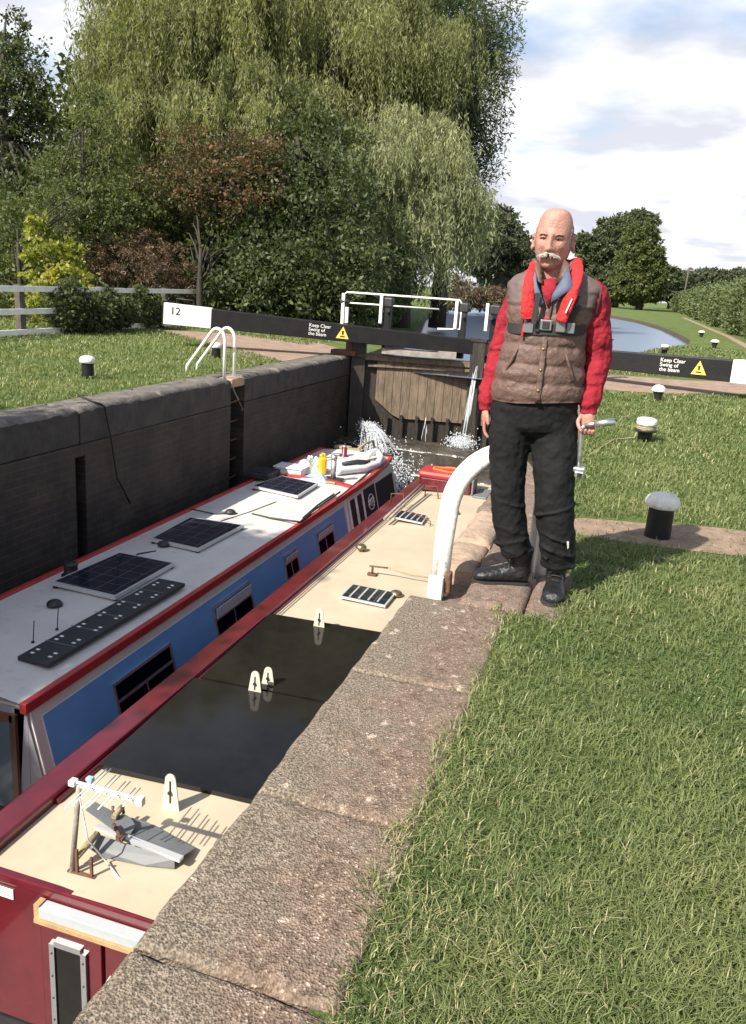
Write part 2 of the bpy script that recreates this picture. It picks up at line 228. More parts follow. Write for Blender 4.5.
# ------------------------------------------------------------------ mesh builder
ORI={}
class MB:
    def __init__(s): s.v=[]; s.f=[]; s.mi=[]; s.sm=[]
    def add(s,vs,fs,mi=0,smooth=False):
        b=len(s.v); s.v+= [tuple(p) for p in vs]
        for f in fs: s.f.append(tuple(b+i for i in f)); s.mi.append(mi); s.sm.append(smooth)
        return s
    def box(s,c,d,rz=0,rx=0,ry=0,mi=0,bev=0,mtx=None):
        x,y,z=[k/2 for k in d]; 
        if bev>0:
            bm=bmesh.new(); bmesh.ops.create_cube(bm,size=1); bmesh.ops.scale(bm,vec=d,verts=bm.verts)
            bmesh.ops.bevel(bm,geom=bm.edges[:],offset=min(bev,min(d)*.45),segments=2,affect='EDGES',profile=.5)
            vs=[v.co.copy() for v in bm.verts]; fs=[[v.index for v in f.verts] for f in bm.faces]; bm.free()
        else:
            vs=[Vector(p) for p in ((-x,-y,-z),(x,-y,-z),(x,y,-z),(-x,y,-z),(-x,-y,z),(x,-y,z),(x,y,z),(-x,y,z))]
            fs=[(0,3,2,1),(4,5,6,7),(0,1,5,4),(1,2,6,5),(2,3,7,6),(3,0,4,7)]
        m=mtx if mtx is not None else (Matrix.Rotation(rz,3,'Z')@Matrix.Rotation(ry,3,'Y')@Matrix.Rotation(rx,3,'X'))
        return s.add([m@v+Vector(c) for v in vs],fs,mi)
    def bar(s,a,b,w,h,mi=0,up=(0,0,1),h2=None,bev=0):     # rectangular bar from a to b, width w, height h (h2 at b)
        a=Vector(a); b=Vector(b); d=(b-a).normalized(); sx=d.cross(Vector(up)).normalized(); u=sx.cross(d)
        vs=[]; 
        for p,hh in ((a,h),(b,h2 or h)):
            for i,j in ((-1,-1),(1,-1),(1,1),(-1,1)): vs.append(p+sx*(i*w/2)+u*(j*hh/2))
        return s.add(vs,[(0,1,2,3),(7,6,5,4),(0,4,5,1),(1,5,6,2),(2,6,7,3),(3,7,4,0)],mi)
    def tube(s,pts,r,n=8,mi=0,cap=True,flat=None,smooth=True,up=(0,0,1)):   # r number or list, flat=(a,b) list for elliptical
        pts=[Vector(p) for p in pts]; k=len(pts); rs=r if isinstance(r,(list,tuple)) else [r]*k
        vs=[]; prev=None
        for i,p in enumerate(pts):
            d=(pts[min(i+1,k-1)]-pts[max(i-1,0)]).normalized()
            if prev is None:
                a=d.cross(Vector(up)); a=a if a.length>1e-3 else d.cross(Vector((1,0,0)))
            else: a=prev-d*prev.dot(d)
            a.normalize(); b=d.cross(a); prev=a
            ra,rb=(rs[i],rs[i]) if not isinstance(rs[i],(tuple,list)) else rs[i]
            for j in range(n):
                t=2*math.pi*j/n; vs.append(p+a*(ra*math.cos(t))+b*(rb*math.sin(t)))
        fs=[]
        for i in range(k-1):
            for j in range(n): fs.append((i*n+j,i*n+(j+1)%n,(i+1)*n+(j+1)%n,(i+1)*n+j))
        b0=len(s.v); s.add(vs,fs,mi,smooth)
        if cap:
            s.f.append(tuple(b0+j for j in range(n))[::-1]); s.f.append(tuple(b0+(k-1)*n+j for j in range(n))); s.mi+=[mi,mi]; s.sm+=[False,False]
        return s
    def rings(s,rs,n=28,mi=0,smooth=True,cap=True,fn=None):   # rs: (cx,cy,z,rx,ry[,power]) horizontal rings
        vs=[]; 
        for q in rs:
            cx,cy,z,rx,ry=q[:5]; pw=q[5] if len(q)>5 else 1.
            for j in range(n):
                t=2*math.pi*j/n; c,sn=math.cos(t),math.sin(t)
                p=Vector((cx+rx*math.copysign(abs(c)**pw,c),cy+ry*math.copysign(abs(sn)**pw,sn),z))
                if fn: p=fn(p)
                vs.append(p)
        k=len(rs); fs=[(i*n+j,i*n+(j+1)%n,(i+1)*n+(j+1)%n,(i+1)*n+j) for i in range(k-1) for j in range(n)]
        b=len(s.v); s.add(vs,fs,mi,smooth)
        if cap: s.f.append(tuple(b+j for j in range(n))[::-1]); s.mi.append(mi); s.sm.append(False); s.f.append(tuple(b+(k-1)*n+j for j in range(n))); s.mi.append(mi); s.sm.append(False)
        return s
    def lathe(s,prof,c=(0,0,0),n=20,mi=0,smooth=True):  # prof (r,z)
        return s.rings([(c[0],c[1],c[2]+z,max(r,1e-4),max(r,1e-4)) for r,z in prof],n,mi,smooth)
    def prism(s,poly,org,ux,uy,th,mi=0):   # polygon (u,v) in the frame ux,uy at org, thickness th along the normal
        ux=Vector(ux).normalized(); uy=Vector(uy).normalized(); nz=ux.cross(uy); org=Vector(org); k=len(poly)
        a=[org+ux*u+uy*v for u,v in poly]; b=[p+nz*th for p in a]
        return s.add(a+b,[tuple(range(k))[::-1],tuple(range(k,2*k))]+[(i,(i+1)%k,k+(i+1)%k,k+i) for i in range(k)],mi)
    def sph(s,c,r,n=10,mi=0):
        r=(r,r,r) if not isinstance(r,(tuple,list)) else r
        k=max(5,n//2+1); rs=[]
        for i in range(k+1):
            t=math.pi*i/k; rs.append((c[0],c[1],c[2]-r[2]*math.cos(t),max(1e-4,r[0]*math.sin(t)),max(1e-4,r[1]*math.sin(t))))
        return s.rings(rs,n,mi)
    def split(s,name,mats,parent=None,org=None,bevel=0):      # every loose piece becomes an object of its own
        par=list(range(len(s.v)))
        def find(a):
            while par[a]!=a: par[a]=par[par[a]]; a=par[a]
            return a
        for f in s.f:
            r=find(f[0])
            for i in f[1:]: par[find(i)]=r
        groups={}
        for k,f in enumerate(s.f): groups.setdefault(find(f[0]),[]).append(k)
        res=[]
        for g in groups.values():
            mp={}; b=MB()
            for k in g:
                for i in s.f[k]:
                    if i not in mp: mp[i]=len(b.v); b.v.append(s.v[i])
                b.f.append(tuple(mp[i] for i in s.f[k])); b.mi.append(s.mi[k]); b.sm.append(s.sm[k])
            res.append(b.build(name,mats,parent,org,bevel))
        return res
    def build(s,name,mats,parent=None,org=None,bevel=0):
        o0=Vector(org) if org is not None else (Vector((0,0,0)) if parent is None else Vector((0,0,0)))
        base=ORI.get(parent.name,Vector((0,0,0))) if parent is not None else Vector((0,0,0))
        if parent is not None and org is None: o0=base
        me=bpy.data.meshes.new(name); me.from_pydata([tuple(Vector(p)-o0) for p in s.v],[],s.f); 
        for x in (mats if isinstance(mats,(list,tuple)) else [mats]): me.materials.append(x)
        me.polygons.foreach_set('material_index',s.mi); me.polygons.foreach_set('use_smooth',s.sm); me.update()
        ob=bpy.data.objects.new(name,me); sc.collection.objects.link(ob)
        ob.location=o0-base if parent is not None else o0
        if parent is not None: ob.parent=parent
        ORI[ob.name]=o0
        if bevel:
            b=ob.modifiers.new('bevel','BEVEL'); b.width=bevel; b.segments=2; b.limit_method='ANGLE'; b.angle_limit=R_(40)
        return ob
def tag(o,label=None,cat=None,group=None,kind=None):
    if label: o['label']=label
    if cat: o['category']=cat
    if group: o['group']=group
    if kind: o['kind']=kind
    return o
def empty(name,loc,label=None,cat=None,group=None,rz=0):
    o=bpy.data.objects.new(name,None); sc.collection.objects.link(o); o.location=loc; o.rotation_euler=(0,0,rz); o.empty_display_size=.1
    ORI[o.name]=Vector(loc) if rz==0 else Vector((0,0,0)); return tag(o,label,cat,group)
def copy_thing(root,loc,label):
    mp={}
    def cp(o,par):
        c=o.copy(); sc.collection.objects.link(c); c.parent=par
        for ch in [x for x in sc.objects if x.parent==o]: cp(ch,c)
        return c
    r=cp(root,None); r.location=loc; r['label']=label; return r
def textmesh(name,body,size,org,ux,uy,matl,parent,off=.003,align='LEFT',spacing=1.0):
    cu=bpy.data.curves.new('t','FONT'); cu.body=body; cu.size=size; cu.extrude=.0012; cu.align_x=align; cu.space_line=spacing
    to=bpy.data.objects.new('t',cu); sc.collection.objects.link(to); dg=bpy.context.evaluated_depsgraph_get(); me=to.evaluated_get(dg).to_mesh()
    ux=Vector(ux).normalized(); uy=Vector(uy).normalized(); nz=ux.cross(uy); org=Vector(org)
    b=MB(); b.add([org+ux*v.co.x+uy*v.co.y+nz*(off+v.co.z) for v in me.vertices],[tuple(p.vertices) for p in me.polygons])
    to.evaluated_get(dg).to_mesh_clear(); bpy.data.objects.remove(to); bpy.data.curves.remove(cu)
    return b.build(name,matl,parent)
def poly_sheet(name,pts,z,matl,kind='structure'):
    P=[Vector((x,y,z)) for x,y in pts]; tris=tessellate_polygon([P]); b=MB()
    fs=[]
    for t in tris:
        a,c,d=[P[i] for i in t]; nrm=(c-a).cross(d-a).z
        fs.append(t if nrm>0 else t[::-1])
    b.add(P,fs); o=b.build(name,matl); return tag(o,kind=kind)
def npmesh(name,V,F4,matl,tint=None,parent=None,smooth=False):   # numpy verts (n,3), quads (m,4)
    me=bpy.data.meshes.new(name); nv=len(V); nf=len(F4)
    me.vertices.add(nv); me.vertices.foreach_set('co',np.ascontiguousarray(V,dtype=np.float32).ravel())
    me.loops.add(nf*4); me.loops.foreach_set('vertex_index',np.ascontiguousarray(F4,dtype=np.int32).ravel())
    me.polygons.add(nf); me.polygons.foreach_set('loop_start',np.arange(0,nf*4,4,dtype=np.int32))
    try: me.polygons.foreach_set('loop_total',np.full(nf,4,dtype=np.int32))
    except Exception: pass
    me.update(calc_edges=True); me.materials.append(matl)
    if tint is not None:
        a=me.attributes.new('tint','FLOAT','POINT'); a.data.foreach_set('value',np.ascontiguousarray(tint,dtype=np.float32))
    o=bpy.data.objects.new(name,me); sc.collection.objects.link(o)
    if parent is not None: o.parent=parent
    return o
# ================================================================== the large structure
XL,XR=-5.1,-.83; YG=15.0; WZ=-2.6
pondL=[(-5.1,16.3),(-5.3,18),(-6.8,27),(-9.8,40),(-12.5,55),(-14,70),(-15,84)]
pondR=[(-.83,16.3),(-.6,18.5),(-.2,22),(.7,27),(1.9,32),(2.15,35.5),(1.95,42),(1.4,52),(0,64),(-2.2,74),(-6,79)]
land=[(-500,-60),(-5.50,-60)]+[(-5.50,16.3)]+pondL+pondR[::-1]+[(-.42,16.3),(-.42,4.2),(-.16,4.2),(-.16,3.5),(-.42,3.5),(-.42,-60),(500,-60),(500,900),(-500,900)]
poly_sheet('ground',land,0,M['ground'])
b=MB()
edge=pondL+pondR[::-1]
for i in range(len(edge)-1):
    (x0,y0),(x1,y1)=edge[i],edge[i+1]; n=8
    for k in range(n):
        a=(x0+(x1-x0)*k/n,y0+(y1-y0)*k/n); c=(x0+(x1-x0)*(k+1)/n,y0+(y1-y0)*(k+1)/n)
        b.add([(a[0],a[1],.0),(c[0],c[1],.0),(c[0],c[1],-.7),(a[0],a[1],-.7)],[(0,1,2,3)])
tag(b.build('canal_bank',M['mud']),kind='structure')
poly_sheet('water',[(-5.5,15.3),(-.5,15.3),(4,33),(3,50),(0,80),(-16,88),(-16,50),(-8,27)],-.22,M['pond'])
poly_sheet('water',[(XL-.4,-9),(XR+.4,-9),(XR+.4,YG),(XL-.4,YG)],WZ,M['chamber'])
poly_sheet('lock_bed',[(XL-.6,-9.5),(XR+.6,-9.5),(XR+.6,YG),(XL-.6,YG)],WZ-1.2,M['dark'])
poly_sheet('path',[(-.37,13.5),(.5,13.75),(1.9,15.1),(4,16.6),(9,20),(9,23),(4,19.3),(2.3,17.7),(1,16.6),(-.37,16.3)],.004,M['path'])
poly_sheet('path',[(-5.57,12.95),(-6.4,13.1),(-7.2,14.0),(-8.6,15.3),(-10.5,17),(-9.0,17.6),(-6.5,17.2),(-5.6,16.2)],.004,M['path'])
pd=[]
for i in range(40):
    t=2*math.pi*i/40; r=1+.22*noise.noise((math.cos(t)*1.6,math.sin(t)*1.6,3))
    pd.append((.50+.82*r*math.cos(t)+.10*math.sin(t),5.28+.30*r*math.sin(t)+.14*math.cos(t)))
poly_sheet('bare_earth',pd,.004,M['dirt'])
poly_sheet('towpath',[(3.6,22),(3.9,22),(4.45,43),(4.6,90),(4.2,90),(4.1,43)],.004,M['path'])
# ---- coping stones: top grid with broken edges
def stone(b,x0,x1,y0,y1,zt,th,res,mi=0,amp=.006,rnd=.03,side=None):
    nx=max(2,int((x1-x0)/res)); ny=max(2,int((y1-y0)/res)); idx={}
    base=len(b.v); sd=random.random()*50
    for j in range(ny+1):
        for i in range(nx+1):
            x=x0+(x1-x0)*i/nx; y=y0+(y1-y0)*j/ny
            e=min(x-x0,x1-x,y-y0,y1-y); n=noise.noise((x*7+sd,y*7,0)); n2=noise.noise((x*30,y*30,sd)); chip=max(0,noise.noise((x*9,y*9,sd+7))-.1)*.05
            rr=rnd*(1+.6*n)+chip*(1 if rnd>.02 else .8); d=max(0,rr-e)/rr if rr>0 else 0
            xx=x+(n*.008 if i in(0,nx) else 0)+n2*.003*(i in(0,nx)); yy=y+n*.008*(j in(0,ny))
            b.v.append((xx,yy,zt-(d*d)*rr*.75+amp*n+amp*.5*n2))
    for j in range(ny):
        for i in range(nx):
            a=base+j*(nx+1)+i; b.f.append((a,a+1,a+nx+2,a+nx+1)); b.mi.append(mi); b.sm.append(True)
    ring=[base+i for i in range(nx+1)]+[base+j*(nx+1)+nx for j in range(1,ny+1)]+[base+ny*(nx+1)+i for i in range(nx-1,-1,-1)]+[base+j*(nx+1) for j in range(ny-1,0,-1)]
    b2=len(b.v)
    for r in ring:
        x,y,z=b.v[r]; b.v.append((x,y,zt-th))
    k=len(ring)
    for i in range(k): b.f.append((ring[i],b2+i,b2+(i+1)%k,ring[(i+1)%k])); b.mi.append(side if side is not None else mi); b.sm.append(False)
rw=empty('lock_wall',(XR,0,0),'near towpath-side lock wall topped with rough pebbly coping stones the man stands on','lock wall')
b=MB()
ys=[-.9,.28,1.235,1.84,2.66,3.5]
for i in range(len(ys)-1): stone(b,XR,-.36,ys[i]+.004,ys[i+1]-.003,.012+random.uniform(-.003,.003),.40,.012 if i>0 else .04,0,.005,.016)
b.build('concrete_coping',M['concrete'],rw)
b=MB()
stone(b,-.60,-.30,3.51,3.94,.015,.4,.02,0,.006,.03); stone(b,-.295,-.11,3.51,4.2,.010,.4,.02,0,.006,.02)
stone(b,-.60,-.36,3.95,4.55,.016,.4,.02,0,.006,.02)
stone(b,-.60,-.36,4.56,5.2,.012,.4,.03,0)
y=5.21; 
while y<16:
    l=random.uniform(.9,1.4); stone(b,XR,-.36,y,y+l-.012,.012+random.uniform(-.005,.005),.4,.03 if y<8 else .07,0,.006,.035); y+=l
b.build('sandstone_coping',M['flag'],rw)
b=MB(); stone(b,XR+.01,-.61,4.02,4.46,.01,.4,.02,0,.01,.05); stone(b,XR+.01,-.61,4.48,5.2,.012,.4,.03,0,.008,.04); b.build('replacement_stone',M['flag2'],rw)
b=MB(); stone(b,XR+.03,-.61,3.51,4.0,-.09,.3,.02,0,.008,.02); b.build('ladder_ledge',M['flag'],rw)
b=MB()
b.box((XR+.3,-3,-2.19),(.6,12.98,3.58)); b.box((XR+.3,9.8,-2.19),(.6,12.58,3.58)); b.box((XR+.3,-5,-.2),(.6,8.2,.395)); b.build('brickwork',M['brick'],rw)
lw=empty('lock_wall',(XL,0,0),'far dark blue-brick lock wall in shade with ladder recess and worn grey coping','lock wall')
b=MB(); y=-8.
cuts=[]
while y<15:
    l=random.uniform(1.1,1.7); y1=y+l
    if y<10.08<y1: y1=10.08
    if abs(y-10.08)<.01: y1=10.5
    if y1>16: y1=16
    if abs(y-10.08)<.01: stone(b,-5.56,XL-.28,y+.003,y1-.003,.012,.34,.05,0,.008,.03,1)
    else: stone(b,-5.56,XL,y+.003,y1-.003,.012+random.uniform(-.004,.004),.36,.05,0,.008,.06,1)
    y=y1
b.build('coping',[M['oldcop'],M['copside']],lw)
b=MB()
for y0,y1 in ((-9,6.74),(6.9,10.08),(10.5,15.0)): b.box((XL-.25,(y0+y1)/2,-2.17),(.5,y1-y0,3.62))
b.box((XL-.42,8,-2.17),(.16,18,3.6)); b.box((XL-.25,6.82,-.42),(.498,.16,.12))
b.build('brickwork',M['brick'],lw)
b=MB(); b.box((XL+.012,3,-.375),(.03,23.9,.035)); b.build('string_course',M['oldcop'],lw) if False else None
b=MB()
for k in range(9): b.tube([(XL-.28,10.1,-.35-.27*k),(XL-.1,10.1,-.35-.27*k),(XL-.1,10.48,-.35-.27*k),(XL-.28,10.48,-.35-.27*k)],.012,6)
b.split('rung',M['rust'],lw)
b=MB(); b.box((XL-.1,10.29,-.06),(.22,.38,.12),bev=.02); b.build('worn_block',M['flag2'],lw)
# gate recess quoins, wing walls beyond the gate
for sx,x,lab in ((-1,XL,'dark stone gate quoin and wing wall on the far side beneath the numbered beam'),(1,XR,'stone gate quoin and wing wall hidden behind the standing man')):
    t=empty('quoin_wall',(x,15.6,0),lab,'wall'); b=MB(); b.box((x+sx*.3,15.72,-1.9),(.6,1.4,3.78)); b.build('masonry',M['brick'],t)
    b=MB(); stone(b,min(x,x+sx*.5),max(x,x+sx*.5),16.01,16.45,.014,.1,.05); b.build('coping',M['oldcop'],t)
# rear wall of the chamber (bottom gate, behind the camera) closes the box
t=empty('lock_gate',(-2.95,-8.9,WZ),'lower lock gate closing the chamber behind the photographer','lock gate'); b=MB(); b.box((-2.95,-9,-1.8),(4.4,.25,4)); b.build('leaf',M['wetwood'],t)
# cill
t=empty('lock_cill',(-2.95,14,-1.65),'wet stone cill ledge below the upper gates with water running over','lock cill')
b=MB(); stone(b,XL,XR,13.35,15.0,-1.68,1.3,.09,0,.05,.1); b.box((-2.95,15.4,-2.5),(4.2,1.2,1.7)); b.build('ledge',M['wetrock'],t)
b=MB(); stone(b,XL+.01,XR-.01,14.2,15.02,-1.45,.4,.09,0,.04,.08); b.build('cill_step',M['wetrock'],t)
# ---- upper gates
HL=Vector((XL+.08,15.12,0)); HR=Vector((XR-.08,15.12,0)); MT=Vector((-2.74,15.66,0))
def gate(heel,end,lab,num,side):
    t=empty('lock_gate',heel,lab,'lock gate','upper lock gates')
    d=(MT-heel).normalized(); nrm=Vector((d.y,-d.x,0)); nrm=nrm if nrm.y<0 else -nrm     # towards the chamber
    Lg=(MT-heel).length
    P=lambda s,z,o=0: heel+d*s+nrm*o+Vector((0,0,z))
    # planked leaf, lit upper boards with a cut corner
    b=MB(); npl=11; s0=.42; s1=Lg-.12
    for k in range(npl):
        a=s0+(s1-s0)*k/npl+.004; c=s0+(s1-s0)*(k+1)/npl-.004; f=lambda s:-.78-.34*min(1,max(0,(s-s0)/.42))
        za=-.02
        vs=[P(a,f(a)),P(c,f(c)),P(c,za),P(a,za)]; vs2=[p+nrm*(.06+random.uniform(0,.008)) for p in vs]
        b.add(vs+vs2,[(0,1,2,3),(7,6,5,4),(0,4,5,1),(1,5,6,2),(2,6,7,3),(3,7,4,0)])
    b.build('planking',M['wood'],t)
    b=MB(); b.bar(P(.0,-.9,-.03),P(Lg,-.9,-.03),.06,1.86); 
    for k in range(7): b.box(P(.35+k*.3,-1.42,.1),(.05,.05,.75),rz=math.atan2(d.y,d.x))
    b.build('lower_boards',M['wetwood'],t)
    b=MB(); b.bar(P(.0,.01,.02),P(Lg,.01,.02),.22,.10); b.bar(P(.25,-.14,.09),P(Lg-.02,-.10,.09),.06,.05); b.build('top_rail',M['wood'],t)
    b=MB(); b.bar(P(.06,-1.5),P(.06,.36),.26,.26,up=tuple(nrm)); b.build('heel_post',M['wetwood'],t)
    b=MB(); b.bar(P(Lg-.09,-1.6,.05),P(Lg-.09,.45,.05),.17,.2,up=tuple(nrm)); b.box(P(Lg-.1,.47,.05),(.2,.24,.05),rz=math.atan2(d.y,d.x)); b.build('mitre_post',M['wetwood'],t)
    b=MB(); b.bar(P(.5,.16,.16),P(Lg-.45,.15,.16),.3,.10); b.box(P(.62,.2,.2),(.12,.1,.2)); b.box(P(Lg-.62,.17,.2),(.34,.28,.12),rz=math.atan2(d.y,d.x)); b.build('walkway',M['greywood'],t)
    # balance beam
    A=MT+Vector((0,0,.33))-d*.02; E=Vector(end); bd=(E-A).normalized(); Lb=(E-A).length
    b=MB(); Wn=Lb-(.86 if num else 1.03); b.bar(A,A+bd*Wn,.26,.27,h2=.27+.09*Wn/Lb); beam=b.build('balance_beam',M['black'],t,bevel=.012)
    b=MB(); b.bar(A+bd*Wn,E,.262,.36,h2=.375); wb=b.build('white_end',M['white'],beam,bevel=.01)
    b=MB(); b.bar(A+bd*(Wn+.001),A+bd*(Wn+.004),.27,.405); 
    b=MB(); h0=E-bd*.22+Vector((0,0,.2)); h1=E-bd*.52+Vector((0,0,.2)); 
    if num: b.tube([h0,h0+Vector((0,0,.08)),h1+Vector((0,0,.08)),h1],.01,6); b.build('handle',M['iron'],beam)
    # lettering on the chamber side
    bn=Vector((bd.y,-bd.x,0)).normalized(); bn=bn if bn.y<0 else -bn
    ux=Vector((bd.x,bd.y,bd.z)) if bd.x>0 else -Vector((bd.x,bd.y,bd.z)); uy=Vector((0,0,1)); uy=(uy-ux*uy.dot(ux)).normalized()
    if num:
        textmesh('number',"12",.19,E-bd*.10+ux*.02+bn*.131+Vector((0,0,.0)),ux,uy,M['blackletter'],beam,off=.004)
        b=MB(); b.bar(E-bd*.002+bn*.0,E+bd*.012,.27,.38); b.build('end_cap',M['blackletter'],beam)
    s=3.0 if num else 3.62
    q=A+bd*s+bn*.131
    txt="Keep Clear\nSwing of\nthe beam"
    textmesh('lettering',txt,.088,q-ux*.23+uy*.055,ux,uy,M['letter'],beam,off=.004,spacing=.85)
    b=MB(); c=q+ux*.40-uy*.0+bn*.004
    b.prism([(-.12,-.10),(.12,-.10),(0,.12)],c,ux,uy,-.004 if False else .004); b.build('warning_triangle',M['yellowsign'],beam)
    b=MB(); b.prism([(-.045,-.07),(.045,-.07),(.04,-.05),(-.04,-.05)],c+bn*.006,ux,uy,.003); b.prism([(-.012,-.03),(.012,-.03),(.02,.04),(-.02,.04)],c+bn*.006,ux,uy,.003); b.build('warning_symbol',M['blackletter'],beam)
    return t,P,d,nrm,Lg
gL,PL,dL,nL,LgL=gate(HL,(-8.2,13.5,.59),'far-side upper lock gate with white beam end numbered 12','12' ,-1)
gR,PR,dR,nR,LgR=gate(HR,(2.55,13.95,.44),'near-side upper lock gate, its black balance beam passing behind the man',None,1)
def gaterail(t,P,Lg,mirror):
    zt=1.17; S=lambda px: px
    r=.019
    o=.0
    a=-.30; e=Lg-.42
    b=MB(); b.tube([P(a,.45,o),P(a,zt-.05,o),P(a+.06,zt,o),P(e-.05,zt,o),P(e,zt-.06,o),P(e,.64,o),P(e-.42,.62,o)],r,8)
    b.tube([P(a,zt-.19,o),P(e-.42,zt-.19,o)],r*.8,8)
    b.build('handrail',M['white'],t)
    b=MB(); 
    for s,z0 in ((a,.42),(a+.08,.36),(.42,.40),(1.83,.40)): b.bar(P(s,z0+.25*(s>a+.01),o+.02),P(s,zt-.02-(.25 if s==a+.08 else 0),o+.02),.055,.055,up=(0,1,0))
    b.split('rail_post',M['white'],t)
    for s in ((.55,1.97) if not mirror else (.9,1.7)):
        b=MB(); b.bar(P(s,.1,-.05),P(s,zt-.02,-.05),.13,.13,up=(0,1,0)); b.build('paddle_post',M['black'],t,bevel=.008)
        b=MB(); b.box(P(s,1.04,-.05),(.19,.17,.17),bev=.02); b.tube([P(s-.13,1.0,-.05),P(s+.13,1.0,-.05)],.03,8); b.tube([P(s,.9,.06),P(s,.9,.12)],.045,10); b.split('paddle_gear',M['iron'],t)
    b=MB(); b.tube([P(a-.06,1.0,.0),P(a+.1,1.0,.0)],.055,10); b.box(P(a+.02,.5,0),(.1,.1,.2)); b.split('rail_bracket',M['iron'],t)
gaterail(gL,PL,LgL,False); gaterail(gR,PR,LgR,True)
# ground paddle stub and anchor straps by the far quoin
t=empty('anchor_bracket',(XL-.2,15.2,0),'rusty iron collar bracket holding the far gate heel post','bracket'); b=MB(); b.box((XL-.12,15.05,.06),(.5,.3,.10),bev=.02); b.tube([(XL-.02,15.05,.02),(XL-.02,15.05,.30)],.09,10); b.split('collar',M['rust'],t)
# ---- ladders
t=empty('ladder_rail',(-.6,3.9,0),'chipped white hooped ladder handrail standing beside the man on the coping','handrail')
(xa,ya),(xb,yb)=(-.755,3.82),(-.315,4.11)
sp=math.hypot(xb-xa,yb-ya); ux,uy=(xb-xa)/sp,(yb-ya)/sp; pts=[(xa,ya,-.08),(xa+.004*ux,ya,.20),(xa+.014*ux,ya+.014*uy,.34)]
R2=.31
for k in range(1,15):
    a=math.pi/2*k/14; q=.014+R2*(1-math.cos(a)); pts.append((xa+q*ux,ya+q*uy,.34+.31*math.sin(a)))
rr=sp-.014-R2
for k in range(1,11):
    a=math.pi/2*k/10; q=sp-rr+rr*math.sin(a); pts.append((xa+q*ux,ya+q*uy,.65-rr+rr*math.cos(a)))
pts+=[(xb,yb,.25),(xb,yb,-.01)]
sv=Vector((-uy,ux,0)); HW=.048
for sg in (-1,1):
    b=MB(); P_=[Vector(p)+sv*(sg*HW) for p in pts]; b.tube(P_,[(.030,.021)]*len(P_),12,up=tuple(sv)); b.build('hoop_flange',M['chipwhite'],t)
b=MB(); vs=[]
for i,p in enumerate(pts):
    dd=(Vector(pts[min(i+1,len(pts)-1)])-Vector(pts[max(i-1,0)])).normalized(); nn=dd.cross(sv).normalized()*.006
    for q,w_ in ((nn,-1),(nn,1),(-nn,1),(-nn,-1)): vs.append(Vector(p)+sv*(w_*HW)+q)
b.add(vs,[(4*i+j,4*i+(j+1)%4,4*i+4+(j+1)%4,4*i+4+j) for i in range(len(pts)-1) for j in range(4)],0,True); b.build('hoop_web',M['chipwhite'],t)
b=MB(); b.box((-.755,3.735,-.03),(.075,.04,.12),bev=.008); b.build('foot_bracket',M['chipwhite'],t)
b=MB(); b.box((-.70,3.765,.0),(.03,.05,.11),bev=.008,rx=.1); b.build('foot_bracket',M['rust'],t)
t=empty('ladder_rail',(-5.6,10.3,0),'pair of slim white tubular ladder hoops on the far coping','handrail')
for dy in (-.09,.20):
    b=MB(); X0=-5.22; y0=10.2+dy
    pts=[(X0,y0,0),(X0,y0,.50)]
    for k in range(1,9):
        a=math.pi*.72*k/8; pts.append((X0-.115+.115*math.cos(a),y0,.50+.15*math.sin(a)))
    pts+=[(X0-.60,y0+.16,.17),(X0-.66,y0+.17,.10),(X0-.67,y0+.17,0)]
    b.tube(pts,.023,8); b.build('hoop',M['white'],t)
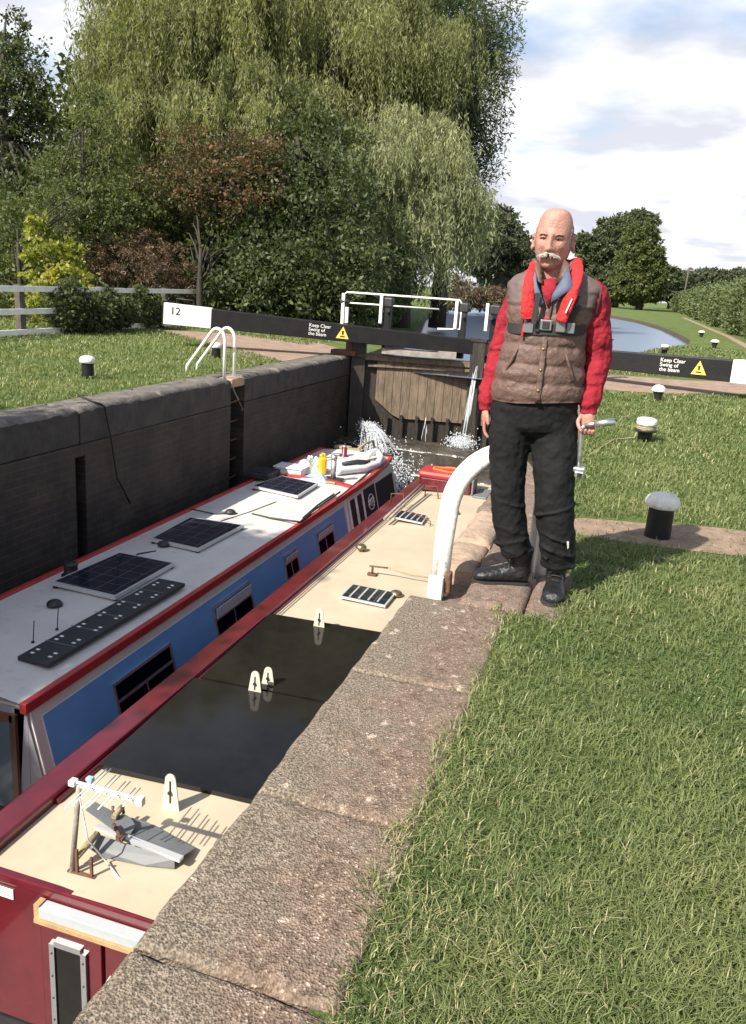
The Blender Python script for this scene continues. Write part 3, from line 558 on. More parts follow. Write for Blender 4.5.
# ================================================================== boats
def S(Y,z,off=0,x0=-3.42,z0=-1.42,k=.24): return Vector((x0+(z0-z)*k+off*.97,Y,z+off*.2))
def quadbox(b,Y0,Y1,z0,z1,o0,o1,mi=0,Sf=S):
    vs=[Sf(Y0,z0,o0),Sf(Y1,z0,o0),Sf(Y1,z1,o0),Sf(Y0,z1,o0),Sf(Y0,z0,o1),Sf(Y1,z0,o1),Sf(Y1,z1,o1),Sf(Y0,z1,o1)]
    b.add(vs,[(0,3,2,1),(4,5,6,7),(0,1,5,4),(1,2,6,5),(2,3,7,6),(3,0,4,7)],mi)
def window(parent,Y0,Y1,z0,z1,openf,lace,Sf=S):
    b=MB(); fr=.022
    quadbox(b,Y0,Y1,z1-fr,z1,.0,.022,0,Sf); quadbox(b,Y0,Y1,z0,z0+fr,.0,.022,0,Sf); quadbox(b,Y0,Y0+fr,z0+fr,z1-fr,.0,.022,0,Sf); quadbox(b,Y1-fr,Y1,z0+fr,z1-fr,.0,.022,0,Sf)
    zb=z1-(z1-z0)*.36; quadbox(b,Y0+fr,Y1-fr,zb-.011,zb+.011,.003,.02,0,Sf)
    ym=(Y0+Y1)/2; quadbox(b,ym-.008,ym+.008,z0+fr,zb-.011,.003,.016,0,Sf)
    wn=b.build('window',M['alu'],parent)
    b=MB(); quadbox(b,Y0+fr,Y1-fr,z0+fr,z1-fr,.001,.003,0,Sf); b.build('dark_interior',M['dark'],wn)
    b=MB(); quadbox(b,Y0+fr,Y1-fr,z0+fr,zb-.011,.011,.013,0,Sf)
    if not openf: quadbox(b,Y0+fr,Y1-fr,zb+.011,z1-fr,.011,.013,0,Sf)
    b.build('pane',M['glass'],wn)
    if openf:
        b=MB(); vs=[Sf(Y0+.03,zb+.012,.022),Sf(Y1-.03,zb+.012,.022),Sf(Y1-.03,z1-.03,.040),Sf(Y0+.03,z1-.03,.040)]; vs2=[p+Vector((.012,0,.002)) for p in vs]
        b.add(vs+vs2,[(0,1,2,3),(7,6,5,4),(0,4,5,1),(1,5,6,2),(2,6,7,3),(3,7,4,0)]); b.build('open_hopper',M['pane'],wn)  # pale matt pane, the white sky reflection is put into its colour
    if lace:
        b=MB(); n=14; vs=[]
        for k in range(n+1):
            y=Y0+fr+(Y1-Y0-2*fr)*k/n; vs.append(Sf(y,zb-.012,.006)); vs.append(Sf(y,zb-(.075 if k%2 else .035),.006))
        b.add(vs,[(2*k,2*k+1,2*k+3,2*k+2) for k in range(n)])
        b.add([Sf(Y1-.20,zb-.03,.005),Sf(Y1-.20+.02,z0+fr,.005),Sf(Y1-fr,z0+fr,.005),Sf(Y1-fr,zb-.03,.005)],[(0,1,2,3)])
        b.build('lace_curtain',M['curtain'],wn)
    return wn
def hullmesh(xc,hw,y0,y1,zt,zb):   # tapered bow and swum stern
    b=MB(); st=[(y0,.72),(y0+.35,.93),(y0+1.0,1),(y1-2.2,1),(y1-1.3,.86),(y1-.6,.52),(y1,.08)]; vs=[]
    for y,f in st:
        for x,z in ((-hw*f,zt),(-hw*f*.97,zb),(hw*f*.97,zb),(hw*f,zt)): vs.append((xc+x,y,z))
    fs=[]
    for i in range(len(st)-1):
        for j in range(4): fs.append((4*i+j,4*i+(j+1)%4,4*(i+1)+(j+1)%4,4*(i+1)+j))
    fs+=[(0,1,2,3),tuple(4*(len(st)-1)+j for j in (3,2,1,0))]; b.add(vs,fs); return b
def mushroom(parent,p,r,matl,name='roof_vent'):
    b=MB(); b.lathe([(r*.6,0),(r*.6,r*.35),(r*1.0,r*.4),(r*.98,r*.62),(r*.75,r*.92),(r*.35,r*1.08),(0,r*1.12)],p,16); return b.build(name,matl,parent)
def panel_on(parent,cs,z,th,fr=.025,name='solar_panel',legs=True):
    cs=[Vector((c[0],c[1],z)) for c in cs]; ctr=sum(cs,Vector())/4
    b=MB(); lo=[c-Vector((0,0,th)) for c in cs]; b.add(lo+cs,[(0,1,2,3)[::-1],(4,5,6,7),(0,1,5,4),(1,2,6,5),(2,3,7,6),(3,0,4,7)])
    # frame is the box; cells lie inside as a slightly proud sheet
    p=b.build(name,M['solarframe'],parent)
    b=MB(); ins=[c+(ctr-c).normalized()*fr*1.4 for c in cs]; b.add([q+Vector((0,0,.003)) for q in ins],[(0,1,2,3)]); b.build('cells',M['solar'],p)
    if legs:
        b=MB()
        for q in ins: b.box((q.x,q.y,z-th-.02),(.03,.03,.05))
        b.split('foot',M['iron'],p)
    return p
# ---- blue boat
ZR=-1.40
bb=empty('narrowboat',(-4.1,3.0,WZ),'blue narrowboat with grey-white roof and red handrails, along the far wall','narrowboat','narrowboats in the lock')
hullmesh(-4.1,1.02,1.2,13.25,-2.2,-3.0).build('hull',M['hull'],bb)
b=MB(); Ya,Yb=3.95,12.45
def cabin(b,Ya,Yb,xl,xr,zt,zb,k=.24,nose=0,mi=0):
    vs=[(xl-(zt-zb)*k,Ya,zb),(xr+(zt-zb)*k,Ya,zb),(xr,Ya,zt),(xl,Ya,zt),(xl-(zt-zb)*k,Yb,zb),(xr+(zt-zb)*k,Yb,zb),(xr,Yb,zt),(xl,Yb,zt)]
    b.add(vs,[(0,1,2,3),(7,6,5,4),(1,5,6,2),(0,3,7,4),(3,2,6,7),(0,4,5,1)],mi)
cabin(b,Ya,12.5,-4.78,-3.42,-1.42,-2.2); b.build('cabin',M['creamside'],bb)
b=MB(); quadbox(b,4.06,10.08,-2.12,-1.53,.0,.004); b.build('blue_side_panel',M['blue'],bb)
b=MB(); quadbox(b,Ya,Ya+.012,-2.2,-1.43,.0,.012); quadbox(b,10.13,10.16,-2.2,-1.43,.0,.014); quadbox(b,4.05,10.09,-2.125,-1.525,.0,.002); b.build('side_trim',M['white'],bb)
b=MB(); # roof with camber
def roof(b,xl,xr,Y0,Y1,z,cam=.05,n=8,ny=1,rise=0,narrow=0):
    vs=[]
    for j in range(ny+1):
        f=j/ny; 
        for i in range(n+1):
            u=i/n; cx=(xl+xr)/2; hw=(xr-xl)/2*(1-narrow*f*f); vs.append((cx-hw+2*hw*u,Y0+(Y1-Y0)*f,z+cam*(1-(2*u-1)**2)+rise*f*f))
    b.add(vs,[(j*(n+1)+i,j*(n+1)+i+1,(j+1)*(n+1)+i+1,(j+1)*(n+1)+i) for j in range(ny) for i in range(n)],0,True)
roof(b,-4.8,-3.40,3.93,10.5,ZR); roof(b,-4.8,-3.40,10.5,12.62,ZR,ny=5,rise=.05,narrow=.12); b.build('roof',M['roofw'],bb)
b=MB()
for x in (-4.79,-3.41): b.bar((x,3.9,ZR-.005),(x,10.62,ZR-.005),.052,.075)
for sgn in (-1,1):
    pr=None
    for j in range(7):
        f=j/6; p=(-4.1+sgn*.69*(1-.12*f*f),10.62+2.02*f,ZR-.005+.05*f*f)
        if pr: b.bar(pr,p,.052,.08)
        pr=p
b.bar((-3.49,12.64,ZR+.04),(-4.71,12.64,ZR+.04),.06,.07)
b.build('handrail',M['red'],bb,bevel=.006)
b=MB(); vs=[]
for i in range(13):
    u=i/12; x=-4.76+1.32*u; z=ZR+.005+.05*(1-(2*u-1)**2)
    for y,dz in ((10.52,0),(10.52,.035),(10.60,.035),(10.60,0)): vs.append((x,y,z+dz))
b.add(vs,[(4*i+j,4*i+(j+1)%4,4*i+4+(j+1)%4,4*i+4+j) for i in range(12) for j in range(4)]); b.build('roof_band',M['red'],bb)
for a in ((4.78,5.60,-2.06,-1.64,False,True),(6.35,7.13,-1.98,-1.60,True,False),(7.98,8.36,-1.89,-1.60,True,False),(8.98,9.54,-1.92,-1.60,True,False)): window(bb,*a)
b=MB(); quadbox(b,10.28,10.50,-2.15,-1.52,.002,.012); quadbox(b,10.58,10.80,-2.15,-1.52,.002,.012); d_=b.build('side_door',M['dark'],bb)
b=MB(); quadbox(b,10.50,10.58,-2.16,-1.50,.004,.02); quadbox(b,10.24,10.28,-2.16,-1.50,.004,.02); quadbox(b,10.80,10.86,-2.16,-1.50,.004,.02); b.split('door_frame',M['white'],d_)
b=MB(); quadbox(b,10.92,11.42,-2.1,-1.50,.002,.012); sg=b.build('name_panel',M['dark'],bb)
b=MB()
for k in range(14):
    a=2*math.pi*k/14; c=S(11.17+.13*math.cos(a),-1.72+.11*math.sin(a),.014); c2=S(11.17+.13*math.cos(a+.35),-1.72+.11*math.sin(a+.35),.014); b.tube([c,c2],.008,5)
for k in range(4): b.tube([S(11.08+.06*k,-1.66,.014),S(11.06+.07*k,-1.79+.02*(k%2),.014)],.008,5)
b.build('painted_emblem',M['letter'],sg)
b=MB(); quadbox(b,11.50,12.36,-2.0,-1.52,.002,.012); b.build('window',M['dark'],bb)
b=MB(); b.box((-4.1,Ya-.012,-1.82),(1.40,.02,.78)); b.add([(-3.42,Ya-.01,-1.43),(-3.42,Ya-.022,-1.43),(-3.235,Ya-.022,-2.2),(-3.235,Ya-.01,-2.2),(-3.5,Ya-.022,-1.43),(-3.5,Ya-.022,-2.2)],[(1,3,5,4)]); b.build('stern_bulkhead',M['greyside'],bb)
b=MB(); b.box((-3.90,Ya-.035,-1.50),(.80,.03,.05)); b.box((-3.50,Ya-.035,-1.90),(.045,.03,.86)); b.box((-4.28,Ya-.035,-1.90),(.05,.03,.86)); dd=b.build('stern_door',M['varnish'],bb)
b=MB(); b.box((-3.89,Ya-.026,-1.9),(.73,.008,.74)); b.build('door_pane',mat('door_glass',(.10,.13,.15),.15,coat=.5),dd)
for cs in ([(-4.53,5.61),(-3.86,5.57),(-3.86,6.54),(-4.48,6.56)],[(-4.46,7.06),(-3.87,7.0),(-3.84,7.98),(-4.50,7.95)],[(-4.54,9.62),(-3.81,9.46),(-3.83,10.23),(-4.43,10.37)]): panel_on(bb,cs,ZR+.095,.032)
b=MB(); A=Vector((-3.70,4.36,ZR+.062)); E_=Vector((-3.66,6.15,ZR+.062)); b.bar(A,E_,.27,.035); fp=b.build('bolted_solar_strip',M['iron'],bb,bevel=.004)
b=MB()
for k in range(7):
    for sx in (-.08,.07):
        for q in (0,.06): b.box((A.x+(E_.x-A.x)*((k+.5)/7)+sx,A.y+(E_.y-A.y)*((k+.35)/7)+q,ZR+.081),(.028,.018,.004))
b.split('bolt',M['white'],fp)
b=MB()
for k in range(1,6): b.box((A.x,A.y+1.79*k/6,ZR+.0805),(.27,.006,.003))
b.split('joint_strip',M['greymetal'],fp)
for p in ((-4.23,5.27),(-4.28,7.03),(-4.24,8.43)): mushroom(bb,(p[0],p[1],ZR+.035),.065,M['iron'])
b=MB(); b.lathe([(.085,0),(.085,.02),(.062,.025),(.062,.11),(.068,.115),(.06,.13),(0,.135)],(-4.60,5.97,ZR+.015),18); b.build('chimney_collar',M['iron'],bb)
for p,q in (((33,645),(40,607)),((57,632),(57,600))):
    a=at(*p,ZR+.03); b=MB(); b.tube([a,a+Vector((.02,0,.20))],.004,5); b.tube([a,a+Vector((0,0,.03))],.012,8); b.build('aerial',M['cable'],bb)
def cable(parent,pts,r=.008,name='roof_cable',matl=None,z=ZR+.05):
    P=[at(px,py,z) for px,py in pts]; 
    Q=[]
    for i in range(len(P)-1):
        for k in range(4): Q.append(P[i].lerp(P[i+1],k/4))
    Q.append(P[-1]); b=MB(); b.tube(Q,r,6); return b.build(name,matl or M['cable'],parent)
cable(bb,[(126,562),(138,554),(156,551)]); cable(bb,[(191,509),(215,514),(238,514)]); cable(bb,[(211,526),(222,521),(250,512),(276,502)]); cable(bb,[(252,514),(270,518),(300,522),(313,511),(340,492)],.012); cable(bb,[(303,518),(318,505),(334,494)],.012)
cable(bb,[(335,644),(360,618)]) if False else None
cable(bb,[(336,500),(360,480),(376,466)],.012,z=ZR+.03)
# loose things on the blue roof
zf=ZR+.05
def thing(name,loc,lab,cat,group=None): return empty(name,loc,lab,cat,group)
p=at(262,476,zf); t=thing('flat_box',p,'flat black box lying on the blue boat roof behind the red band','box'); b=MB(); b.box((p.x,p.y,zf+.045),(.38,.42,.08),bev=.012); b.build('body',M['iron'],t); b=MB(); b.box((p.x,p.y,zf+.09),(.30,.34,.008)); b.build('lid',M['rubber'],t)
p=at(290,474,zf); t=thing('storage_crate',p,'pale grey plastic crate topped with crumpled clear sheeting on the blue boat','crate'); b=MB(); b.box((p.x,p.y+.05,zf+.05),(.42,.30,.10),bev=.012); b.box((p.x,p.y+.05,zf+.105),(.45,.33,.018),bev=.006); b.build('body',M['ducting'],t)
p=at(308,467,zf+.08); b=MB(); 
vs=[];n=18
for j in range(n+1):
    for i in range(n+1):
        u,v=i/n*2-1,j/n*2-1; h=max(0,1-(u*u+v*v)**1.0)*.16*(1+.9*noise.noise((u*4,v*4,2)))
        vs.append((p.x+u*.25,p.y+.1+v*.25,zf+.01+max(0,h)+.01*noise.noise((u*9,v*9,0))))
b.add(vs,[(j*(n+1)+i,j*(n+1)+i+1,(j+1)*(n+1)+i+1,(j+1)*(n+1)+i) for j in range(n) for i in range(n)]); o=b.build('plastic_sheet',M['foil'],org=(p.x,p.y+.1,zf)); tag(o,'crumpled silvery plastic sheet beside the yellow container','sheet')
p=at(322,474,zf); t=thing('container',p,'bright yellow upright plastic container on the blue boat roof','container'); b=MB()
b.box((p.x,p.y,zf+.13),(.11,.17,.26),bev=.035,rz=.5); b.build('body',M['yellow'],t); b=MB(); b.lathe([(.03,.25),(.03,.29),(0,.295)],(p.x-.02,p.y,zf),12); b.tube([(p.x+.03,p.y,zf+.24),(p.x+.03,p.y,zf+.30),(p.x-.03,p.y+.03,zf+.30)],.012,8); b.build('cap',M['yellow'],t)
p=at(333,480,zf); t=thing('flue_pipe',p,'upright silver flue pipe with elbow hose on the blue boat','flue pipe'); b=MB(); b.tube([(p.x,p.y,zf),(p.x,p.y,zf+.30)],.038,14); b.tube([(p.x,p.y,zf+.30),(p.x,p.y,zf+.36)],.046,14); b.build('pipe',M['alu'],t); b=MB(); b.box((p.x,p.y,zf+.012),(.26,.2,.024)); b.build('base_plate',M['iron'],t)
b=MB(); b.box((p.x+.0,p.y-.12,zf+.01),(.2,.16,.02)); b.build('wood_block',M['oak'],t)
p=at(316,480,zf); t=thing('folded_fabric',p,'pale blue folded cloth lying left of the upright silver pipe','fabric'); b=MB(); b.add([(p.x-.22,p.y-.05,zf),(p.x+.2,p.y-.1,zf),(p.x+.16,p.y+.12,zf),(p.x-.16,p.y+.14,zf),(p.x-.02,p.y+.02,zf+.12),(p.x+.05,p.y+.03,zf+.11)],[(0,1,5,4),(1,2,5),(2,3,4,5),(3,0,4)],0,False); b.build('fabric',M['lightblue'],t)
p=at(344,458,zf); t=thing('tin',p,'small dark red tin standing behind the silver pipe','tin'); b=MB(); b.lathe([(.0,0),(.085,0),(.085,.03),(.045,.05),(.045,.17),(.035,.18),(0,.185)],p,14); b.build('body',M['purplecan'],t)
b=MB(); b.lathe([(.035,.18),(.035,.20),(0,.205)],p,12); b.build('cap',M['alu'],t)
Q=[at(336,472,zf+.05),at(350,470,zf+.05),at(366,468,zf+.05),at(378,464,zf+.05),at(381,458,zf+.07),at(377,452,zf+.12),at(370,453,zf+.13),at(366,458,zf+.06)]
QQ=[]
for i in range(len(Q)-1):
    for k in range(5): QQ.append(Q[i].lerp(Q[i+1],k/5))
b=MB(); b.tube(QQ,[.050+.006*(i%2) for i in range(len(QQ))],12); o=b.build('flexible_duct',M['ducting'],org=Q[0]); tag(o,'fat white flexible ducting curled near the bow of the blue boat','duct')
Q=[at(343,464,zf+.04),at(355,462,zf+.05),at(368,463,zf+.04)]
b=MB(); b.tube(Q,.03,8); b.tube([q+Vector((0,.12,0)) for q in Q],.02,8,mi=0); o=b.build('rolled_mat',M['iron'],org=Q[0]); tag(o,'dark rolled mat lying between the tin and the white duct','mat')
Q=[at(358,449,zf+.1),at(366,443,zf+.16),at(373,441,zf+.16),at(375,448,zf+.05)]; b=MB(); b.tube(Q,.02,8); o=b.build('rope',M['rope'],org=Q[3]); tag(o,'pale curved length of thick rope at the bow of the blue boat','rope')
b=MB(); p=at(390,455,zf-.02); b.tube([p+Vector((-.12,0,0)),p+Vector((.0,0,0))],.03,8); b.box(p,(.12,.1,.07),bev=.02); b.build('headlamp',M['iron'],bb)
p=at(352,452,zf); b=MB(); b.box((p.x,p.y,zf+.03),(.3,.2,.05),bev=.02,rz=.3); b.box((p.x-.2,p.y+.12,zf+.03),(.26,.18,.06),bev=.02,rz=-.2); o=b.build('cloth_bundle',M['rope'],org=p); tag(o,'tan cloth bundle behind the dark rolled mat','cloth')
# ---- red boat
rb=empty('narrowboat',(-1.88,1.4,WZ),'maroon narrowboat with cream roof and large glossy black panels, nearest','narrowboat','narrowboats in the lock')
hullmesh(-1.88,1.02,.4,13.2,-2.25,-3.0).build('hull',M['hull'],rb)
b=MB(); vs=[(-2.80-.17,2.66,-2.25),(-.90,2.66,-2.25),(-1.0,2.66,-1.45),(-2.80,2.66,-1.45)]
vs+=[(x,11.85,z) for x,_,z in vs]; b.add(vs,[(0,1,2,3),(7,6,5,4),(1,5,6,2),(0,3,7,4),(3,2,6,7),(0,4,5,1)]); b.build('cabin',M['maroon'],rb)
b=MB(); roof(b,-2.64,-1.04,2.64,11.85,-1.435,cam=.045,ny=1); b.build('roof',M['roofc'],rb)
b=MB(); b.box((-2.705,7.26,-1.41),(.17,9.18,.075)); 
b.add([(-2.62,2.67,-1.425),(-2.575,2.67,-1.43),(-2.575,11.8,-1.43),(-2.62,11.8,-1.373)],[(0,1,2,3)]) if False else None
b.box((-2.61,7.5,-1.425),(.03,8.6,.05)); b.box((-1.03,7.26,-1.42),(.08,9.18,.08))
b.build('handrail',M['maroon'],rb,bevel=.012)
b=MB(); b.box((-2.575,8,-1.405),(.008,8,.012)); b.build('rail_trim',M['roofc'],rb)
b=MB(); b.bar((-2.80,2.65,-1.42),(-1.0,2.65,-1.42),.045,.05); b.build('roof_end_rail',M['maroon'],rb,bevel=.01)
b=MB(); b.box((-1.85,2.645,-1.83),(1.66,.02,.82)); b.build('stern_bulkhead',M['maroon'],rb)
b=MB(); b.box((-1.72,2.60,-1.485),(1.0,.06,.055)); hb=b.build('hatch_slide',M['pane'],rb,bevel=.004)
b=MB(); b.bar((-2.24,2.585,-1.525),(-1.2,2.585,-1.525),.05,.022); b.bar((-2.235,2.60,-1.53),(-2.235,2.60,-1.45),.05,.03,up=(1,0,0)); b.build('hatch_frame',M['oak'],hb)
for x0,x1 in ((-2.255,-1.915),(-1.905,-1.56)):
    b=MB(); b.box(((x0+x1)/2,2.628,-1.99),(x1-x0-.008,.03,.88)); dr=b.build('stern_door',M['maroon'],rb,bevel=.005)
    if x0<-2:
        b=MB(); xm=(x0+x1)/2-.01; w_=.10; 
        for q in ((xm-w_+.014,-1.98,.028,.62),(xm+w_-.014,-1.98,.028,.62)): b.box((q[0],2.606,q[1]),(q[2],.018,q[3]))
        b.box((xm,2.606,-1.664),(2*w_-.056,.018,.03)); b.box((xm,2.606,-2.29),(2*w_,.018,.03)); fr_=b.build('window_frame',M['alu'],dr)
        b=MB(); b.box((xm,2.609,-1.98),(2*w_-.05,.006,.60)); b.build('dark_pane',M['gloss'],fr_)
        b=MB()
        for k in range(5):
            for sx in (-1,1): b.sph((xm+sx*(w_-.014),2.596,-1.72-.13*k),.005,6)
        b.build('rivets',M['iron'],fr_)
b=MB(); b.box((-1.88,2.61,-1.80),(.015,.03,.05)); b.build('door_catch',M['alu'],rb)
b=MB(); b.box((-2.455,2.631,-1.495),(.09,.004,.055)); st=b.build('notice_sticker',M['letter'],rb)
b=MB()
for k in range(3): b.box((-2.452,2.6285,-1.48-.013*k),(.07,.002,.003))
b.build('sticker_lines',M['greymetal'],st)
for Y0,Y1 in ((3.52,4.665),(4.70,5.95)):
    b=MB(); z=-1.362; b.add([(-2.565,Y0,z),(-1.12,Y0+.06,z),(-1.12,Y1+.08,z),(-2.6,Y1,z)]+[(-2.565,Y0,z-.03),(-1.12,Y0+.06,z-.03),(-1.12,Y1+.08,z-.03),(-2.6,Y1,z-.03)],[(0,1,2,3),(7,6,5,4),(0,4,5,1),(1,5,6,2),(2,6,7,3),(3,7,4,0)])
    pp=b.build('black_roof_panel',M['gloss'],rb)
    b=MB()
    for X in (-2.4,-1.3):
        for Y in (Y0+.1,Y1-.1): b.box((X,Y,-1.405),(.05,.05,.04))
    b.split('panel_foot',M['iron'],pp)
def tilt_bracket(px,py,h,yoff=0):
    p=at(px,py,-1.385); b=MB(); w0,w1=.052,.030; poly=[(-w0,0),(w0,0),(w1,h-.03)]
    for k in range(1,8): a=math.pi*k/8; poly.append((w1*math.cos(a),h-.03+.03*math.sin(a)))
    poly.append((-w1,h-.03)); b.prism(poly,(p.x,p.y,-1.40),(1,.06,0),(0,0,1),.008); o=b.build('tilt_bracket',M['bracket'],rb)
    b=MB(); b.prism([(-.005,.05),(.005,.05),(.005,h-.04),(-.005,h-.04)],(p.x,p.y-.0085,-1.40),(1,.06,0),(0,0,1),.0015); 
    b.tube([(p.x,p.y-.008,-1.40+h*.52),(p.x,p.y-.022,-1.40+h*.52)],.010,8); b.build('slot_and_knob',M['iron'],o)
    return p
tilt_bracket(171,808,.225); tilt_bracket(255,694,.19); tilt_bracket(268,687,.17); tilt_bracket(319,629,.20)
panel_on(rb,[(-2.2,6.58),(-1.76,6.55),(-1.76,6.9),(-2.2,6.92)],-1.355,.02,.015,'small_roof_vent_panel',False); panel_on(rb,[(-2.48,9.33),(-2.11,9.27),(-2.13,9.62),(-2.50,9.68)],-1.355,.02,.015,'small_roof_vent_panel',False)
for (x0,x1,y0,y1) in ((-2.2,-1.76,6.57,6.91),(-2.49,-2.12,9.30,9.65)):
    b=MB()
    for k in range(1,5): b.box((x0+(x1-x0)*k/5,(y0+y1)/2,-1.350),(.016,.28,.006))
    b.split('vent_bar',M['solarframe'],rb)
for px,py,r in ((361,549,.062),(455,514,.06),(396,596,.06)):
    p=at(px,py,-1.39); mushroom(rb,(p.x,p.y,-1.40),r,M['brass'])
p=at(372,576,-1.4); b=MB(); b.box((p.x,p.y,-1.38),(.09,.05,.02)); b.tube([(p.x,p.y,-1.39),(p.x,p.y,-1.30)],.012,8); b.tube([(p.x-.03,p.y,-1.30),(p.x+.16,p.y-.01,-1.285)],.009,8); b.build('deck_fitting',M['rust'],rb)
b=MB(); b.tube([(p.x+.16,p.y-.01,-1.285),(p.x+.38,p.y+.02,-1.33),(-1.2,p.y+.06,-1.33)],.007,6); b.build('mooring_line',M['rope'],rb)
a0=at(384,521,-1.36); a1=at(421,487,-1.30); b=MB()
for o_ in (0,.05): b.tube([a0+Vector((o_,0,.03)),a1+Vector((o_,0,.03))],.016,8)
poles=b.split('boat_pole',M['greywood'],org=a0); tag(poles[0],'weathered wooden boat pole lying nearer the blue boat on the cream roof rests','boat pole','boat poles'); tag(poles[1],'weathered wooden boat pole lying nearer the coping on the cream roof rests','boat pole','boat poles')
for px,py in ((398,505),(432,497)):
    p=at(px,py,-1.4); b=MB(); b.tube([(p.x-.1,p.y,-1.40),(p.x-.1,p.y,-1.26),(p.x+.06,p.y,-1.24),(p.x+.1,p.y-.05,-1.40)],.009,6); b.build('pole_rest',M['rust'],rb)
p=at(430,527,-1.4); q=at(412,520,-1.4); b=MB(); b.tube([(q.x,q.y,-1.39),(q.x,q.y,-1.30),(p.x,p.y,-1.33),(p.x,p.y,-1.39)],.006,6); b.build('roof_loop',M['rust'],rb)
# red cushioned locker at the bow
t=thing('deck_box',(-2.1,11.25,-1.4),'red lidded deck box with orange coiled line on the bow end of the maroon boat','deck box')
b=MB(); b.box((-2.24,11.25,-1.30),(.74,.42,.20),bev=.03); b.build('body',M['maroon'],t)
b=MB(); b.box((-2.24,11.25,-1.165),(.80,.48,.10),bev=.045); b.build('lid',M['red'],t)
b=MB(); pts=[(-2.22+.24*math.cos(a),11.25+.13*math.sin(a),-1.11+.006*math.sin(5*a)) for a in [2*math.pi*k/24 for k in range(25)]]; b.tube(pts,.018,8); b.build('coiled_line',mat('orange_line',(.75,.16,.04),.7,bump=.5,bscale=90),t)
b=MB(); b.box((-1.84,11.16,-1.27),(.03,.3,.22),bev=.01); b.box((-1.72,11.2,-1.38),(.2,.5,.04),bev=.01); b.split('side_plate',M['greymetal'],t)
# ---- aerial mast with log-periodic antenna, stands on the cream roof
p0=at(72,872,-1.40); t=thing('tv_antenna',p0,'white log-periodic TV antenna on a short wooden mast above the cream roof','antenna')
zt=-.96; pt=at(79,786,zt)
b=MB(); b.tube([p0,(pt.x,pt.y,zt)],.013,10); b.build('mast',M['greywood'],t)
b=MB(); e=at(141,803,zt-.01); a=Vector((pt.x,pt.y,zt)); ax=(e-a).normalized(); s_=a-ax*.03
for o_ in (0,.018): b.bar(s_+Vector((0,0,o_)),e+Vector((0,0,o_)),.012,.008)
b.box(e+Vector((0,0,.01)),(.03,.035,.045),bev=.006,rz=math.atan2(ax.y,ax.x)); 
for k in range(12): b.box(a.lerp(e,(k+.5)/12)+Vector((0,0,.009)),(.006,.01,.02),rz=math.atan2(ax.y,ax.x))
b.box(s_+Vector((0,0,.012)),(.035,.04,.03),bev=.006); b.build('boom',M['white'],t)
b=MB(); side=Vector((-ax.y,ax.x,0)).normalized()
for k in range(8):
    q=a.lerp(e,.12+.105*k); l=.165-.013*k; b.tube([q-side*l+Vector((0,0,.018*(k%2))),q+side*l+Vector((0,0,.018*(k%2)))],.0035,5)
b.split('element',M['white'],t)
b=MB(); b.box(a+Vector((.04,.03,.03)),(.035,.03,.02),bev=.006); b.build('amplifier',M['lightblue'],t)
b=MB(); z=-1.395; c0=Vector((p0.x,p0.y,z)); b.bar(c0+Vector((-.02,0,0)),c0+Vector((.13,.0,0)),.02,.012); b.bar(c0+Vector((.11,.0,0)),c0+Vector((.11,.0,.11)),.012,.012,up=(1,0,0)); b.bar(c0+Vector((.03,.0,0)),c0+Vector((.03,.0,.13)),.012,.012,up=(1,0,0)); b.split('stand_leg',M['rust'],t)
b=MB(); c=[Vector((a.x-.01,a.y,zt)),at(88,840,-1.2),at(105,860,-1.37),at(125,885,-1.40),at(146,905,-1.40)]
Q=[]
for i in range(len(c)-1):
    for k in range(5): Q.append(c[i].lerp(c[i+1],k/5))
Q.append(c[-1]); b.tube(Q,.004,6); b.build('coax_cable',M['ducting'],t)
# ---- folding anchor
def rp(u,v,z=-1.36): return at(70+u/5.74,780+v/5.74,z)
cc=rp(290,320); t=thing('folding_anchor',(cc.x,cc.y,-1.40),'grey galvanised folding anchor with two flat flukes lying beside the antenna mast','anchor')
def plate(name,uvz,matl=None,th=.006):
    P=[rp(u,v,z) for u,v,z in uvz]; b=MB(); k=len(P); P2=[q+Vector((0,0,th)) for q in P]; b.add(P+P2,[tuple(range(k))[::-1],tuple(range(k,2*k))]+[(i,(i+1)%k,k+(i+1)%k,k+i) for i in range(k)]); return b.build(name,matl or M['greymetal'],t)
plate('fluke',[(170,320,-1.33),(600,462,-1.345),(600,510,-1.385),(430,495,-1.385),(180,440,-1.375),(95,385,-1.365)])
plate('fluke',[(345,335,-1.325),(650,440,-1.34),(720,395,-1.37),(560,310,-1.365),(440,245,-1.36),(300,208,-1.35)])
plate('stock_plate',[(145,130,-1.27),(90,175,-1.27),(250,292,-1.315),(310,220,-1.315)])
plate('reinforcing_plate',[(255,250,-1.305),(300,205,-1.305),(350,225,-1.31),(378,270,-1.315),(350,310,-1.315),(285,305,-1.31)],M['greymetal'])
b=MB(); b.bar(rp(150,265,-1.325),rp(640,455,-1.335),.035,.016); b.build('centre_rib',M['solarframe'],t)
b=MB(); b.tube([rp(25,455,-1.34),rp(160,305,-1.30)],.017,10); b.tube([rp(250,215,-1.28),rp(300,155,-1.27)],.015,10); b.split('hinge_tube',M['rope'],t)
b=MB(); b.tube([rp(290,330,-1.30),rp(262,275,-1.275),rp(250,255,-1.28)],.010,8); b.tube([rp(300,150,-1.27),rp(308,190,-1.31)],.008,8); b.tube([rp(245,150,-1.27),rp(252,200,-1.30)],.008,8); b.box(rp(290,335,-1.30),(.035,.03,.02)); b.split('shackle',M['rust'],t)
